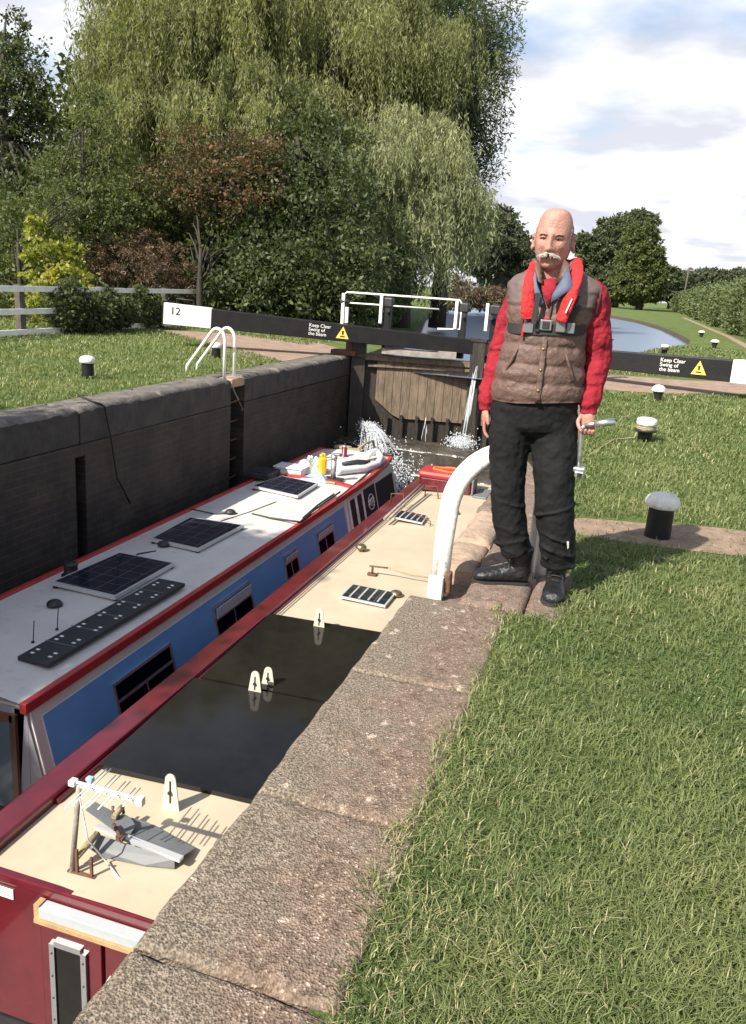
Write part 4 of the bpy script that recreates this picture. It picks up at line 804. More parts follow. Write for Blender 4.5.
# ================================================================== bollards
def bollard(px,py,lab,h=.26,r=.075,cap=.085,shape=0,grp='mooring bollards on the grass'):
    p=at(px,py,0); t=empty('mooring_bollard',p,lab,'bollard',grp); n=24
    if shape==0:
        b=MB(); b.lathe([(r*1.02,-.05),(r,.01),(r*.96,h-.10),(r*.97,h-.06)],p,n); b.build('post',M['black'],t)
        b=MB(); b.rings([(p.x,p.y,p.z+z,q,q) for q,z in ((r*.98,h-.075),(r*1.26,h-.070),(r*1.32,h-.052),(r*1.31,h-.03),(r*1.15,h-.008),(r*.8,h+.010),(r*.3,h+.018),(.001,h+.019))],n,fn=lambda v:v+Vector((noise.noise(v*40)*.003,noise.noise(v*37)*.003,noise.noise(v*25)*.003))); b.build('cap',M['capwhite'],t)
    elif shape==1:   # tapering iron cone with a domed cap
        b=MB(); b.lathe([(r*.45,-.03),(r*.55,.02),(r*.95,h-.09),(r*1.1,h-.07)],p,n); b.build('post',M['iron'],t)
        b=MB(); b.lathe([(r*1.1,h-.072),(r*1.35,h-.068),(r*1.36,h-.055),(r*1.15,h-.01),(r*.7,h+.02),(0,h+.03)],p,n); b.build('cap',M['capwhite'],t)
    else:
        b=MB(); b.lathe([(r*.95,-.03),(r*.95,h-.14),(r*1.5,h-.13),(r*1.55,h-.11),(r*1.1,h-.10),(r*1.1,h-.07)],p,n); b.build('post',M['iron'],t)
        b=MB(); b.lathe([(r*1.1,h-.075),(r*1.32,h-.07),(r*1.38,h-.045),(r*1.3,h-.005),(r*.9,h+.008),(0,h+.01)],p,n); b.build('cap',M['capwhite'],t)
    return t,p
bollard(657,537,'nearest black bollard with chalky white domed cap beside the worn earth patch',.265,.078)
t,p=bollard(644,441,'squat bollard with flat white cap and a tan rope wound round it',.235,.075,shape=2)
b=MB()
for k in range(3): b.tube([(p.x+.088*math.cos(a),p.y+.088*math.sin(a),.13+.018*k) for a in [2*math.pi*j/20 for j in range(21)]],.010,6)
q=at(588,457,0); b.tube([(p.x-.08,p.y-.03,.12),(p.x-.10,p.y-.05,.03),(p.x-.3,p.y-.2,.012),(q.x,q.y,.012)],.007,6)
o=b.build('rope',M['rope'],org=p); tag(o,'thin tan rope looped on the flat-capped bollard and trailing over grass','rope')
bollard(657,401,'white domed bollard on a narrow cone, just in front of the earth path',.21,.075,shape=1)
bollard(664,353.5,'small white-topped bollard seen just above the black balance beam',.24,.08,shape=2)
bollard(714,348,'white-capped bollard on grass beyond the beam, right of the canal',.26,.11,shape=1)
bollard(701,337,'farther white-capped bollard with hook at the canal edge',.26,.11,shape=1)
bollard(88,378.5,'black bollard with white dome on the far lawn near the hanging cable',.265,.075)
bollard(216,358,'small white-topped bollard behind the slim white ladder hoops',.24,.075)
# cable hanging over the far wall
Q=[at(77,394,.02),at(84,398,.02),at(100,404,.03),Vector((-5.07,7.2,-.02)),Vector((-5.05,7.27,-.35)),Vector((-5.06,7.38,-.8)),Vector((-5.06,7.62,-1.15))]
b=MB(); b.tube(Q,.011,6); o=b.build('hanging_cable',M['cable'],org=Q[0]); tag(o,'thin black cable hanging down the far lock wall below the bollard','cable')
# ---- fence on the far side
t=empty('post_and_rail_fence',(-10.75,12.6,0),'white three-rail timber fence on brown posts along the far lawn','fence')
fx=lambda y:-10.75-.02*(y-12)
b=MB()
for z in (.84,.44,.07):
    for y0,y1 in ((9.8,12.8),(12.8,15.3),(15.3,17.9),(17.9,20.5)): b.bar((fx(y0)+.09,y0+.004,z),(fx(y1)+.09,y1-.004,z+.0),.045,.10)
rl=b.split('rail',M['white'],t)
for y in (10.2,12.8,15.3,17.9,20.4):
    b=MB(); b.box((fx(y),y,.42),(.12,.14,.98)); b.build('post',M['post'],t,bevel=.01)
# ================================================================== foliage
def quads(P,D,Nn,ln,wd):          # leaf quads: base P, direction D, side from D x Nn; arrays
    Sd=np.cross(D,Nn); Sd/=np.linalg.norm(Sd,axis=1,keepdims=True)+1e-9
    ln=ln[:,None]; wd=wd[:,None]
    V=np.empty((len(P),4,3)); V[:,0]=P; V[:,1]=P+D*ln*.5+Sd*wd*.5; V[:,2]=P+D*ln; V[:,3]=P+D*ln*.5-Sd*wd*.5
    return V
def unit(v): return v/(np.linalg.norm(v,axis=-1,keepdims=True)+1e-9)
def finish(name,V,tint,matl,parent):
    n=len(V); F=np.arange(n*4).reshape(n,4); return npmesh(name,V.reshape(-1,3),F,matl,np.repeat(tint,4),parent)
def clumps(blobs,nper,nl,leaf,asp,up=.3,droop=0.,seed=1,cl=.22):
    """leaves scattered in clumps on shoots spread through ellipsoid crowns"""
    g=np.random.default_rng(seed); out=[]; ti=[]
    for (cx,cy,cz,rx,ry,rz) in blobs:
        vol=(rx*ry*rz)**(2/3); k=max(6,int(nper*vol)); 
        d=unit(g.normal(size=(k,3))); r=g.random(k)**.36*(1+.22*(g.random(k)-.3)); C=d*r[:,None]*np.array([rx,ry,rz])+np.array([cx,cy,cz])
        n=nl; cr=cl*((rx*ry*rz)**(1/3))**.5*(.6+.9*g.random(k))
        P=np.repeat(C,n,0)+unit(g.normal(size=(k*n,3)))*(g.random(k*n)**.5*np.repeat(cr,n))[:,None]*np.array([1.15,1.15,.75])
        P[:,2]-=droop*g.random(k*n)*np.repeat(cr,n)
        D=unit(g.normal(size=(k*n,3))+np.repeat(d,n,0)*.6+np.array([0,0,-.25])); Nn=unit(g.normal(size=(k*n,3))+np.array([0,0,up*2]))
        s=leaf*(.6+.8*g.random(k*n)); out.append(quads(P,D,Nn,s,s*asp)); ti.append(np.clip(np.repeat(g.random(k),n)*.65+g.random(k*n)*.4,0,1))
    V=np.concatenate(out); T=np.concatenate(ti); keep=V[:,0,2]>.0; return V[keep],T[keep]
def trunkmesh(base,h,r,blobs,seed=3,limbs=6,lean=(0,0)):
    rd=random.Random(seed); b=MB(); bx,by,bz=base
    pts=[Vector((bx+lean[0]*k/5*h+rd.uniform(-.05,.05)*h*.1,by+lean[1]*k/5*h,bz-.1+h*k/5)) for k in range(6)]
    b.tube(pts,[r*(1.15-.75*k/5) for k in range(6)],9)
    for i in range(limbs):
        bl=blobs[i%len(blobs)]; e=Vector((bl[0]+rd.uniform(-.5,.5)*bl[3],bl[1]+rd.uniform(-.5,.5)*bl[4],bl[2]+rd.uniform(-.3,.7)*bl[5])); s=pts[rd.randint(2,5)]
        mid=s.lerp(e,.5)+Vector((0,0,.12*(e-s).length)); b.tube([s,s.lerp(mid,.5)+Vector((0,0,.05*h)),mid,mid.lerp(e,.55),e],[r*.30,r*.23,r*.16,r*.09,r*.03],6)
    return b
def tree(name,label,cat,base,h,r,blobs,matl,nper=60,nl=26,leaf=.10,asp=.5,seed=1,limbs=8,droop=0,group=None,cl=.22,lean=(0,0)):
    t=empty(name,base,label,cat,group); V,T=clumps(blobs,nper,nl,leaf,asp,seed=seed,droop=droop,cl=cl); V=V-np.array(base)
    finish('crown' if cat=='tree' else 'foliage',V,T,matl,t); trunkmesh(base,h,r,blobs,seed,limbs,lean).build('trunk' if cat=='tree' else 'stems',M['ptrunk'],t); return t
F={}
F['willow']=leafmat('willow_leaves',(.09,.11,.045),(.28,.29,.13),(.38,.35,.16),.4)
F['willowg']=leafmat('grey_willow_leaves',(.12,.14,.07),(.32,.335,.19),(.38,.37,.19),.36)
F['dark']=leafmat('dark_leaves',(.035,.052,.022),(.095,.115,.048),(.14,.145,.06),.35)
F['mid']=leafmat('mid_green_leaves',(.045,.065,.022),(.13,.15,.055),(.19,.18,.07),.35)
F['red']=leafmat('reddening_leaves',(.04,.06,.022),(.14,.085,.045),(.24,.085,.065),.3)
F['yellow']=leafmat('yellow_leaves',(.12,.15,.03),(.33,.33,.07),(.46,.34,.07),.4)
F['brown']=leafmat('brown_seed_heads',(.07,.045,.03),(.155,.10,.065),(.20,.13,.08),.2)
F['far']=leafmat('distant_leaves',(.05,.065,.035),(.11,.13,.07),(.16,.17,.09),.3)
F['hedge']=leafmat('hedge_leaves',(.07,.10,.04),(.15,.18,.08),(.20,.22,.10),.3)
def strands(starts,ln,n,leaf,asp,seed,wander=.10,lean=(0,0)):
    """hanging willow shoots: starts (k,3) -> leaves along falling curves"""
    g=np.random.default_rng(seed); k=len(starts); L_=ln*(.45+.75*g.random(k)); ph=g.random((k,2))*6.28; out=[];ti=[]
    dirx=g.normal(size=(k,2))*wander
    u=np.linspace(0,1,n)[None,:]; 
    X=starts[:,0,None]+dirx[:,0,None]*np.sin(u*1.5)*L_[:,None]+.05*np.sin(u*5+ph[:,0,None])+lean[0]*u*L_[:,None]; Y=starts[:,1,None]+dirx[:,1,None]*np.sin(u*1.5)*L_[:,None]+.05*np.sin(u*5+ph[:,1,None])
    Z=starts[:,2,None]-L_[:,None]*(u**1.25)+.18*L_[:,None]*np.sin(u*3.1)*.5
    P=np.stack([X,Y,Z],-1).reshape(-1,3); P=P+g.normal(size=P.shape)*.035
    D=unit(g.normal(size=P.shape)*.42+np.array([0,0,-1])); Nn=unit(g.normal(size=P.shape)); s=leaf*(.6+.8*g.random(len(P)))
    T=np.clip(np.repeat(g.random(k),n)*.7+g.random(len(P))*.35,0,1); V=quads(P,D,Nn,s,s*asp); kp=V[:,2,2]>.02; return V[kp],T[kp]
def willow(label,base,h,r,caps,matl,seed,k=260,n=34,leaf=.17,asp=.17,parent_limbs=10,lean=(0,0)):
    """caps: (cx,cy,cz,rx,ry,rz,drop,q): arching branch tips sit on these domes, each carries a bunch of hanging shoots"""
    g=np.random.default_rng(seed); t=empty('willow_tree',base,label,'tree'); Vs=[];Ts=[]
    for (cx,cy,cz,rx,ry,rz,drop,q) in caps:
        nb=int(30*q*max(.7,rx/2.2)); kk=max(14,int(k*q/nb))
        d=unit(g.normal(size=(nb,3))); d[:,2]=np.abs(d[:,2])*1.25-.45; rr=g.random(nb)**.25
        tips=np.array([cx,cy,cz])+d*rr[:,None]*np.array([rx,ry,rz])
        for j in range(nb):
            m=int(kk*(.35+1.3*g.random())); wv=.16+.30*g.random(); el=np.array([d[j,0],d[j,1],0])
            Sx=tips[j]+g.normal(size=(m,3))*np.array([wv,wv,.22])+el*(g.random((m,1))*.5)
            V,T=strands(Sx,drop*(.22+.75*g.random()),n,leaf,asp,int(g.integers(1e6)),wander=.12,lean=tuple(el[:2]*.12)); tone=g.random()
            Vs.append(V);Ts.append(np.clip(T*.55+tone*.5,0,1))
    V=np.concatenate(Vs)-np.array(base); T=np.concatenate(Ts); finish('crown',V,T,matl,t)
    trunkmesh(base,h,r,[(c[0],c[1],c[2],c[3]*.7,c[4]*.7,c[5]*.8) for c in caps],seed,parent_limbs,lean).build('trunk',M['ptrunk'],t); return t
def D_(px,py,dep): return tuple(atd(px,py,dep))
def cap(px,py,dep,rx,rz,drop,q=1.): x,y,z=D_(px,py,dep); return (x,y,z,rx,rx*.9,rz,drop,q)
def bl(px,py,dep,rx,rz,ry=None): x,y,z=D_(px,py,dep); return (x,y,z,rx,ry or rx*.9,rz)
# big weeping willows
bx=D_(205,300,25.5)
willow('tall yellow-green weeping willow filling the top left behind the shrubs',(bx[0],bx[1],0),5.,.4,
  [cap(170,20,25.5,2.1,1.8,3.6,1.6),cap(225,10,25.5,2.2,2.4,3.8,1.6),cap(125,70,25,.8,1.0,2.6,.5),cap(190,-60,26,3.2,2.4,3.8,1.6),cap(170,110,24.5,2.2,1.0,2.4,.9),cap(250,95,24.5,1.7,1.2,2.6,.8)],F['willow'],11,k=1150)
bx=D_(330,300,27.5)
willow('large dark-limbed willow with feathery crown leaning out towards the sky',(bx[0],bx[1],0),6.,.45,
  [cap(330,40,27.5,2.8,2.2,3.2,1.5),cap(400,40,28,2.4,2.0,3.0,1.1),cap(300,110,26.5,2.0,1.5,3.0,1.0),cap(350,-70,28,3.5,2.4,3.4,1.2)],F['willow'],23,k=1150)
bx=D_(400,305,27)
willow('pale grey-green weeping willow curtain trailing down behind the white gate rails',(bx[0],bx[1],0),6.,.35,
  [cap(405,145,26,1.9,1.2,3.4,1.3),cap(430,190,26,1.4,1.0,3.4,.9),cap(385,220,25.5,1.5,1.0,2.9,.9),cap(345,175,25,1.8,1.1,2.8,.8),cap(415,225,26,1.0,.8,2.0,.6)],F['willowg'],37,k=950)
bx=D_(455,300,30)
tree('feathery_tree','airy dark tree with wispy twigs against the sky, right end of the willows','tree',(bx[0]-.6,bx[1],0),8.,.3,
  [bl(470,30,30,1.5,1.4),bl(490,90,30,1.0,1.4),bl(455,70,30,1.7,1.6),bl(497,40,30,.9,1.0),bl(470,130,30,1.2,1.2),bl(480,165,30,.8,.9),bl(440,10,30,1.6,1.6),bl(500,10,30,.9,.8),bl(450,120,30,1.5,1.4)],F['dark'],nper=46,nl=40,leaf=.17,asp=.24,seed=5,limbs=16,droop=2.6,cl=.36)
# dark backing trees and shrubs
def tb(px,py,dep): x,y,z=D_(px,py,dep); return (x,y,0)
tree('broadleaf_tree','dense dark green tree in shade behind the middle of the balance beam','tree',tb(290,250,24),5.,.3,
  [bl(260,220,23,2.0,1.6),bl(310,215,23,2.0,2.0),bl(330,270,22.5,1.9,1.3),bl(260,280,22,2.2,1.3),bl(370,262,24.5,1.8,1.5),bl(300,160,25,2.3,1.8),bl(220,220,24,2,1.8)],F['dark'],nper=95,nl=30,leaf=.13,seed=8,limbs=12)
tree('hawthorn_tree','rounded hawthorn with reddening leaves in front of the willow','tree',tb(215,250,22.3),3.2,.07,
  [bl(200,160,22,1.3,.8),bl(245,155,22,1.2,.7),bl(175,190,21.6,1.2,.8),bl(225,190,21.5,1.5,.8),bl(262,165,22,.7,.6)],F['red'],nper=85,nl=28,leaf=.10,seed=9,limbs=10)
tree('green_thorn_bush','bushy green thorn with small leaves below the red hawthorn','bush',tb(200,280,20.5),2.,.1,
  [bl(180,240,23,1.4,1.0),bl(235,245,23,1.6,1.1),bl(205,215,23,1.7,.9),bl(270,235,23,1.5,1.2),bl(225,285,22.6,1.7,.7),bl(160,215,23,1.2,.9),bl(285,270,22.5,1.5,.8)],F['mid'],nper=110,nl=28,leaf=.10,seed=10,limbs=10)
tree('sapling','tall pale green feathery sapling left of the hanging willow','tree',tb(85,230,21),4.6,.09,
  [bl(80,150,21,.75,1.2),bl(95,110,21,.45,.8),bl(70,190,21,1.0,1.0),bl(55,225,20,1.1,.9),bl(100,215,21,1.1,1.1),bl(120,175,22,.9,1.1)],F['mid'],nper=110,nl=26,leaf=.12,asp=.3,seed=12,limbs=12)
tree('broadleaf_tree','dark shaded tree at the left edge of the picture with sky gaps','tree',tb(10,230,26),6.,.28,
  [bl(15,130,26,1.6,2.2),bl(-30,120,26,2.2,2.6),bl(25,70,26,.8,1.3),bl(40,210,25,1.8,1.6),bl(0,250,24,2.2,1.5),bl(12,30,27,.5,.8)],F['dark'],nper=75,nl=30,leaf=.13,seed=13,limbs=12)
tree('elder_bush','mid green elder bush rising behind the left end of the fence','bush',tb(20,280,18),1.8,.08,
  [bl(5,240,19.5,1.0,.9),bl(95,215,20.5,1.1,.9),bl(120,225,21,1.0,.8),bl(-5,285,19,1.1,.7),bl(70,290,19.5,.9,.7),bl(130,200,21.5,1.1,.8),bl(105,285,21,1.0,.6)],F['mid'],nper=120,nl=26,leaf=.10,seed=14,limbs=10)
tree('yellow_bush','bright yellow-green bush just behind the white fence','bush',tb(48,322,17.5),1.5,.05,
  [bl(50,265,17.4,.55,.6),bl(38,243,17.5,.38,.42),bl(66,290,17.3,.6,.5),bl(45,302,17.2,.66,.42),bl(70,258,17.6,.33,.36),bl(40,225,17.6,.25,.25)],F['yellow'],nper=200,nl=24,leaf=.095,asp=.65,seed=15,limbs=8,cl=.14)
tree('dock_bush','brown seeding willowherb mass behind the fence right of the yellow bush','bush',tb(135,300,20.6),1.0,.04,
  [bl(130,262,20.4,1.1,.72),bl(105,258,20.4,.6,.60),bl(160,265,20.8,.8,.60),bl(140,245,20.8,.6,.42),bl(185,280,21,.5,.5)],F['brown'],nper=240,nl=28,leaf=.075,asp=.3,seed=16,limbs=8,cl=.13)
tree('bramble','dark bramble and ivy climbing over the white fence rails','bush',(-10.55,14.6,0),.6,.02,
  [(-10.65,13.9,.45,.35,.42,.42),(-10.6,14.5,.40,.40,.5,.45),(-10.65,15.2,.45,.4,.5,.42),(-10.6,15.8,.38,.35,.4,.3),(-10.7,14.1,.85,.25,.3,.2),(-10.65,17.0,.35,.3,.5,.35),(-10.65,16.5,.75,.25,.2,.2)],F['dark'],nper=700,nl=20,leaf=.07,asp=.7,seed=17,limbs=8,cl=.13)
tree('scrub_bank','shaded scrub along the far path below the willow','bush',tb(330,312,23),1.2,.05,
  [bl(330,300,23,1.6,.7),bl(300,300,23.5,1.2,.6),bl(250,298,24,1.4,.6),bl(365,300,24.5,1.2,.7),bl(205,296,24,1.3,.6)],F['dark'],nper=150,nl=24,leaf=.11,seed=18,limbs=8)
tree('backing_tree','dark woodland tree filling the gap behind the left willows','tree',tb(140,250,32),7.,.3,
  [bl(110,150,31,3,3),bl(180,120,32,4,4),bl(250,60,33,4,4),bl(60,240,29,3,2),bl(150,230,29,3.4,2.4),bl(330,120,33,4.5,4.5),bl(390,110,33,3.2,3.5),bl(330,10,34,4.5,3.5),bl(200,0,34,4,3.5),bl(420,40,34,2.6,3)],F['dark'],nper=42,nl=34,leaf=.24,seed=19,limbs=14,cl=.34)
# trees beyond the pound
tree('broadleaf_tree','round-headed green tree across the water just left of the man','tree',tb(500,300,62),7,.35,
  [bl(495,250,62,2.6,2.4),bl(520,262,62,1.8,2.0),bl(475,240,60,2.4,2.2),bl(500,225,62,1.5,1.3),bl(460,225,60,1.8,2.0)],F['far'],nper=60,nl=30,leaf=.28,seed=20,limbs=8)
tree('waterside_bush','straw-tinged bushes at the far water edge left of the man','bush',tb(480,310,54),1.2,.06,
  [bl(470,296,54,1.3,.9),bl(490,298,55,1.3,.9),bl(510,300,57,1.3,.8),bl(452,292,52,1.2,1.1),bl(530,300,58,1.4,.9)],F['brown'],nper=90,nl=26,leaf=.16,seed=21,limbs=6)
tree('broadleaf_tree','pale green rounded tree right of the man beyond the water','tree',tb(640,300,118),8,.5,
  [bl(640,262,118,3.2,4.2),bl(640,240,118,2.3,2.4),bl(632,285,118,3.4,2.4),bl(648,280,118,2.6,3)],F['mid'],nper=42,nl=34,leaf=.45,seed=22,limbs=8)
tree('dark_tall_tree','tall dark open-crowned tree close behind the man on the right','tree',tb(615,300,128),10,.6,
  [bl(618,232,128,3.2,2.4),bl(602,255,128,3.4,3.4),bl(640,222,128,2.6,1.6),bl(625,262,128,4,4),bl(598,282,128,3.5,2.8),bl(585,245,128,2.0,1.6)],F['far'],nper=34,nl=34,leaf=.5,seed=24,limbs=10)
tree('far_treeline_tree','lower dark trees right of the pale rounded tree','tree',tb(670,300,165),5,.4,
  [bl(662,283,165,4,3.2),bl(678,284,168,4,2.6),bl(655,277,165,3,3)],F['far'],nper=30,nl=30,leaf=.6,seed=25,limbs=6)
tree('far_treeline_tree','distant line of low trees above the clipped hedge at right','tree',tb(725,300,190),5,.4,
  [bl(706,280,190,5,2.4),bl(724,281,190,5,2.2),bl(742,281,192,5,2.6),bl(762,282,190,5,2.6),bl(690,283,190,4,2.2)],F['far'],nper=24,nl=30,leaf=.6,seed=26,limbs=6)
tree('far_treeline_tree','distant trees beyond the canal bend seen between willow and man','tree',tb(560,300,150),7,.4,
  [bl(545,285,150,4,3),bl(565,288,150,4,3),bl(530,280,120,4,3.2),bl(585,290,150,4,2.6),bl(515,285,110,4,3)],F['far'],nper=24,nl=30,leaf=.55,seed=27,limbs=6)
# hedge
g=np.random.default_rng(31); n=190000
s=g.random(n)**1.35; Y=38+s*150; X0=5.15+.012*(Y-43)+.25*np.sin(Y*.9)+.2*np.sin(Y*.37); face=g.random(n)
h=2.55+.22*np.sin(Y*.6)+.15*np.sin(Y*1.7); z=g.random(n)**.8*h; xx=X0-.35*np.sin(z/h*3.0)+g.random(n)**3*1.0
top=face>.72; z=np.where(top,h+.12*g.normal(size=n),z); xx=np.where(top,X0+g.random(n)*1.8,xx)
P=np.stack([xx+.14*g.normal(size=n),Y,z],-1); Dd=unit(g.normal(size=(n,3))+np.array([-.5,-.3,.4])); Nn=unit(g.normal(size=(n,3))+np.array([-.4,-.2,.8])); sz=(.065+.0014*(Y-30))*(.6+.8*g.random(n))
t=empty('hedge',(5.5,43,0),'long clipped green hedge running along the right bank to the trees','hedge')
finish('leaves',quads(P,Dd,Nn,sz*1.6,sz)-np.array((5.5,43,0)),np.clip(.5*g.random(n)+.5*(.5+.5*np.sin(Y*2.3+z)),0,1),F['hedge'],t)
b=MB(); vs=[]
for k in range(40):
    y=38+k*150/39; x=5.15+.012*(y-43)+.25*math.sin(y*.9)+.2*math.sin(y*.37); vs+=[(x+.15,y,0),(x+.15,y,2.3),(x+1.8,y,2.4),(x+1.9,y,0)]
b.add(vs,[(4*i+j,4*i+4+j,4*i+5+j,4*i+1+j) for i in range(39) for j in range(3)]+[(0,1,2,3)]); b.build('woody_core',mat('hedge_core',(.03,.035,.015),.95),t)
# telegraph pole
p=at(684,303,0); d=130.; q=atd(683,300,150); t=empty('telegraph_pole',(q.x,q.y,0),'thin grey telegraph pole standing above the distant hedge','telegraph pole')
b=MB(); b.tube([(q.x,q.y,0),(q.x+.15,q.y,7.6)],.16,8); b.build('pole',M['post'],t); b=MB(); b.box((q.x+.15,q.y,7.2),(1.8,.12,.14)); b.build('crossarm',M['greywood'],t)
# tree on the near left bank that throws shade over the blue boat (out of the frame)
tree('broadleaf_tree','tree on the far bank left of the picture that shades the blue roof','tree',(-7.9,-.6,0),3.6,.16,[(-7.4,.2,4.3,1.2,1.3,1.2),(-7.9,-.9,4.6,1.2,1.2,1.3),(-7.0,1.3,4.0,1.0,1.1,1.0),(-6.8,-.6,3.9,.9,1.1,1.0)],F['mid'],nper=150,nl=30,leaf=.15,seed=41,limbs=8,cl=.3)
# ================================================================== lawn
def lawn(name,n,dmin,dmax,reg,label,seed,a0,a1,hmul=1.,cam=(0,0)):
    g=np.random.default_rng(seed); a=a0+(a1-a0)*g.random(n); d=dmin*np.exp(np.log(dmax/dmin)*g.random(n)**.85)
    X=cam[0]+d*np.sin(a); Y=cam[1]+d*np.cos(a); k=reg(X,Y,g); X,Y,d=X[k],Y[k],d[k]; n=len(X)
    patch=np.array([noise.noise((x*1.1,y*1.1,seed)) for x,y in zip(X,Y)]); p2=np.array([noise.noise((x*4.5,y*4.5,seed+3)) for x,y in zip(X,Y)])
    hh=(.025+.014*patch+.010*p2+.016*g.random(n))*hmul*(1+.018*d); w_=np.maximum(.0023,.00085*d)*(.7+.6*g.random(n))
    th=g.random(n)*6.28+1.2*p2; ln=.5+1.35*g.random(n)**1.2; 
    dx=np.cos(th)*hh*ln; dy=np.sin(th)*hh*ln; sx=-np.sin(th)*w_/2; sy=np.cos(th)*w_/2; z0=np.zeros(n)-.004
    V=np.empty((n,6,3)); 
    V[:,0]=np.stack([X-sx,Y-sy,z0],-1); V[:,1]=np.stack([X+sx,Y+sy,z0],-1)
    V[:,2]=np.stack([X+sx+dx*.35,Y+sy+dy*.35,hh*.62],-1); V[:,3]=np.stack([X-sx+dx*.35,Y-sy+dy*.35,hh*.62],-1)
    tz=hh*(1.02-.22*ln); V[:,4]=np.stack([X+sx*.25+dx,Y+sy*.25+dy,tz],-1); V[:,5]=np.stack([X-sx*.25+dx,Y-sy*.25+dy,tz],-1)
    b=np.arange(n)[:,None]*6; F_=np.concatenate([b+np.array([[0,1,2,3]]),b+np.array([[3,2,4,5]])],0)
    T=np.clip(.46+.42*patch+.25*p2+.30*(g.random(n)-.5),0,.84); p3=np.array([noise.noise((x*.9+9,y*.9,seed+9)) for x,y in zip(X,Y)]); T=np.where(g.random(n)<.04+.22*np.maximum(0,p3),1.,T)
    if seed==3: T=np.where((Y<3.5)&(g.random(n)<.6*np.exp(-np.maximum(0,X+.40)/.05)),.93,T)
    o=npmesh(name,V.reshape(-1,3),F_,M['grass'],np.repeat(T,6)); return tag(o,label,'grass',kind='stuff')
M['grass']=leafmat('grass_blades',(.070,.118,.034),(.225,.248,.10),(.42,.38,.22),.3,.6)
for e in (None,):
    pass
def regR(X,Y,g):
    nz=np.array([noise.noise((y*3.1,1.7,0)) for y in Y])*.07+np.array([noise.noise((y*11,4.7,0)) for y in Y])*.03
    edge=np.where(Y<3.52,-.37,np.where(Y<4.15,-.13,-.34))+nz
    # straw edge creeping over the stone
    k=(X>edge-.03*g.random(len(X)))&(Y>-1.6)&(X>-.9)
    r=((X-.50)/.82)**2+((Y-5.28-.14*(X-.50))/.33)**2; k&=(r>1.0)|(g.random(len(X))<.05)
    q=(Y>13.35+.9*np.maximum(0,X-.2))&(Y<16.6+.85*np.maximum(0,X-.2)); k&=~q
    k&=~((Y>16)&(X<np.interp(Y,[16.3,18.5,22,27,32,35.5,42],[-.8,-.6,-.2,.7,1.9,2.15,1.95])))
    return k
def regL(X,Y,g):
    k=(X<-5.52-.03*g.random(len(X)))&(X>-14)&(Y>1)
    inp=(X>-10.3)&(Y>12.95+(-5.6-X)*.82)&(Y<16.0+(-5.6-X)*.45); k&=~inp; k&=~((X>-6.6)&(Y>16)); k&=~((np.abs(X+5.7)<.25)&(np.abs(Y-10.4)<.35)&(g.random(len(X))<.8)); return k
lawn('grass',620000,1.15,31,regR,'mown green lawn with straw-coloured cut blades on the near side',3,R_(-22),R_(80),cam=(0,-.9))
lawn('grass',130000,5.5,26,regL,'sunlit far lawn between the lock coping and the white fence',4,R_(-75),R_(-17),1.2)
# ================================================================== falling water
def blob_stuff(name,pts,rr,label,cat):
    b=MB()
    for p,r in zip(pts,rr):
        s=r; vs=[(p[0]+s,p[1],p[2]),(p[0]-s,p[1],p[2]),(p[0],p[1]+s,p[2]),(p[0],p[1]-s,p[2]),(p[0],p[1],p[2]+s*1.5),(p[0],p[1],p[2]-s*1.5)]
        b.add(vs,[(0,2,4),(2,1,4),(1,3,4),(3,0,4),(2,0,5),(1,2,5),(3,1,5),(0,3,5)],0,True)
    o=b.build(name,M['spray']); return tag(o,label,cat,kind='stuff')
rd=random.Random(5)
def streaks(b,n,fn,r0,r1,seg=8):
    for i in range(n):
        f=fn(i); k=rd.uniform(0,.5); e=min(1,k+rd.uniform(.15,.55)); pts=[f(k+(e-k)*j/seg) for j in range(seg+1)]; r=rd.uniform(r0,r1); b.tube(pts,[r*(.3+.7*math.sin(math.pi*(j+.3)/(seg+.6))) for j in range(seg+1)],5,cap=False)
b=MB()
def fA(i):
    sx=rd.uniform(-.04,.04); ex=rd.uniform(-.05,.07)
    return lambda u:Vector((-2.74+sx*(1-u)+ex*u-.06*u,15.42-.35*u+sx*.4,.02-1.46*u**1.15))
streaks(b,34,fA,.003,.008); 
pts=[(rd.gauss(-2.80,.12),rd.gauss(14.95,.14),-1.44+abs(rd.gauss(0,.09))) for _ in range(1300)]
streaks(b,5,lambda i:(lambda u:Vector((-3.55+.03*i*u,15.12-.25*u,-.98-.46*u))),.003,.007)
o=b.build('leaking_water',M['spray']); tag(o,'white stream of water leaking down between the two gate leaves','water jet',kind='stuff')
blob_stuff('splash',pts,[rd.uniform(.004,.013) for _ in pts],'white splash where the leak hits the cill','splash')
b=MB()
def fB(i):
    s=rd.random(); x0=-4.62+.3*s; ex=rd.uniform(.2,1.15); ez=rd.uniform(-1.25,-.55); return lambda u:Vector((x0+ex*u,14.35-1.3*u*(.6+.5*s),-1.12+ .05*math.sin(u*3)+ez*.85*u**1.5))
streaks(b,90,fB,.0025,.006,7); o=b.build('paddle_jet',M['spray']); tag(o,'sheet of spray shooting from the gate paddle beside the far wall','water jet',kind='stuff')
pts=[]
for _ in range(2600):
    u=rd.random(); q=fB(0)(u); pts.append((q.x+rd.gauss(0,.03+.05*u),q.y+rd.gauss(0,.05),q.z+rd.gauss(0,.02+.06*u)))
blob_stuff('spray_drops',pts,[rd.uniform(.003,.009) for _ in pts],'fine drops flying round the paddle jet','spray')
pts=[];
for _ in range(5000):
    a=rd.random(); pts.append((rd.gauss(-3.78,.30),rd.gauss(13.25,.30),-1.85+abs(rd.gauss(0,.25))*(.3+a)-.35*rd.random()))
blob_stuff('foam',pts,[rd.uniform(.004,.017) for _ in pts],'foaming white water boiling up ahead of the blue bow','foam')
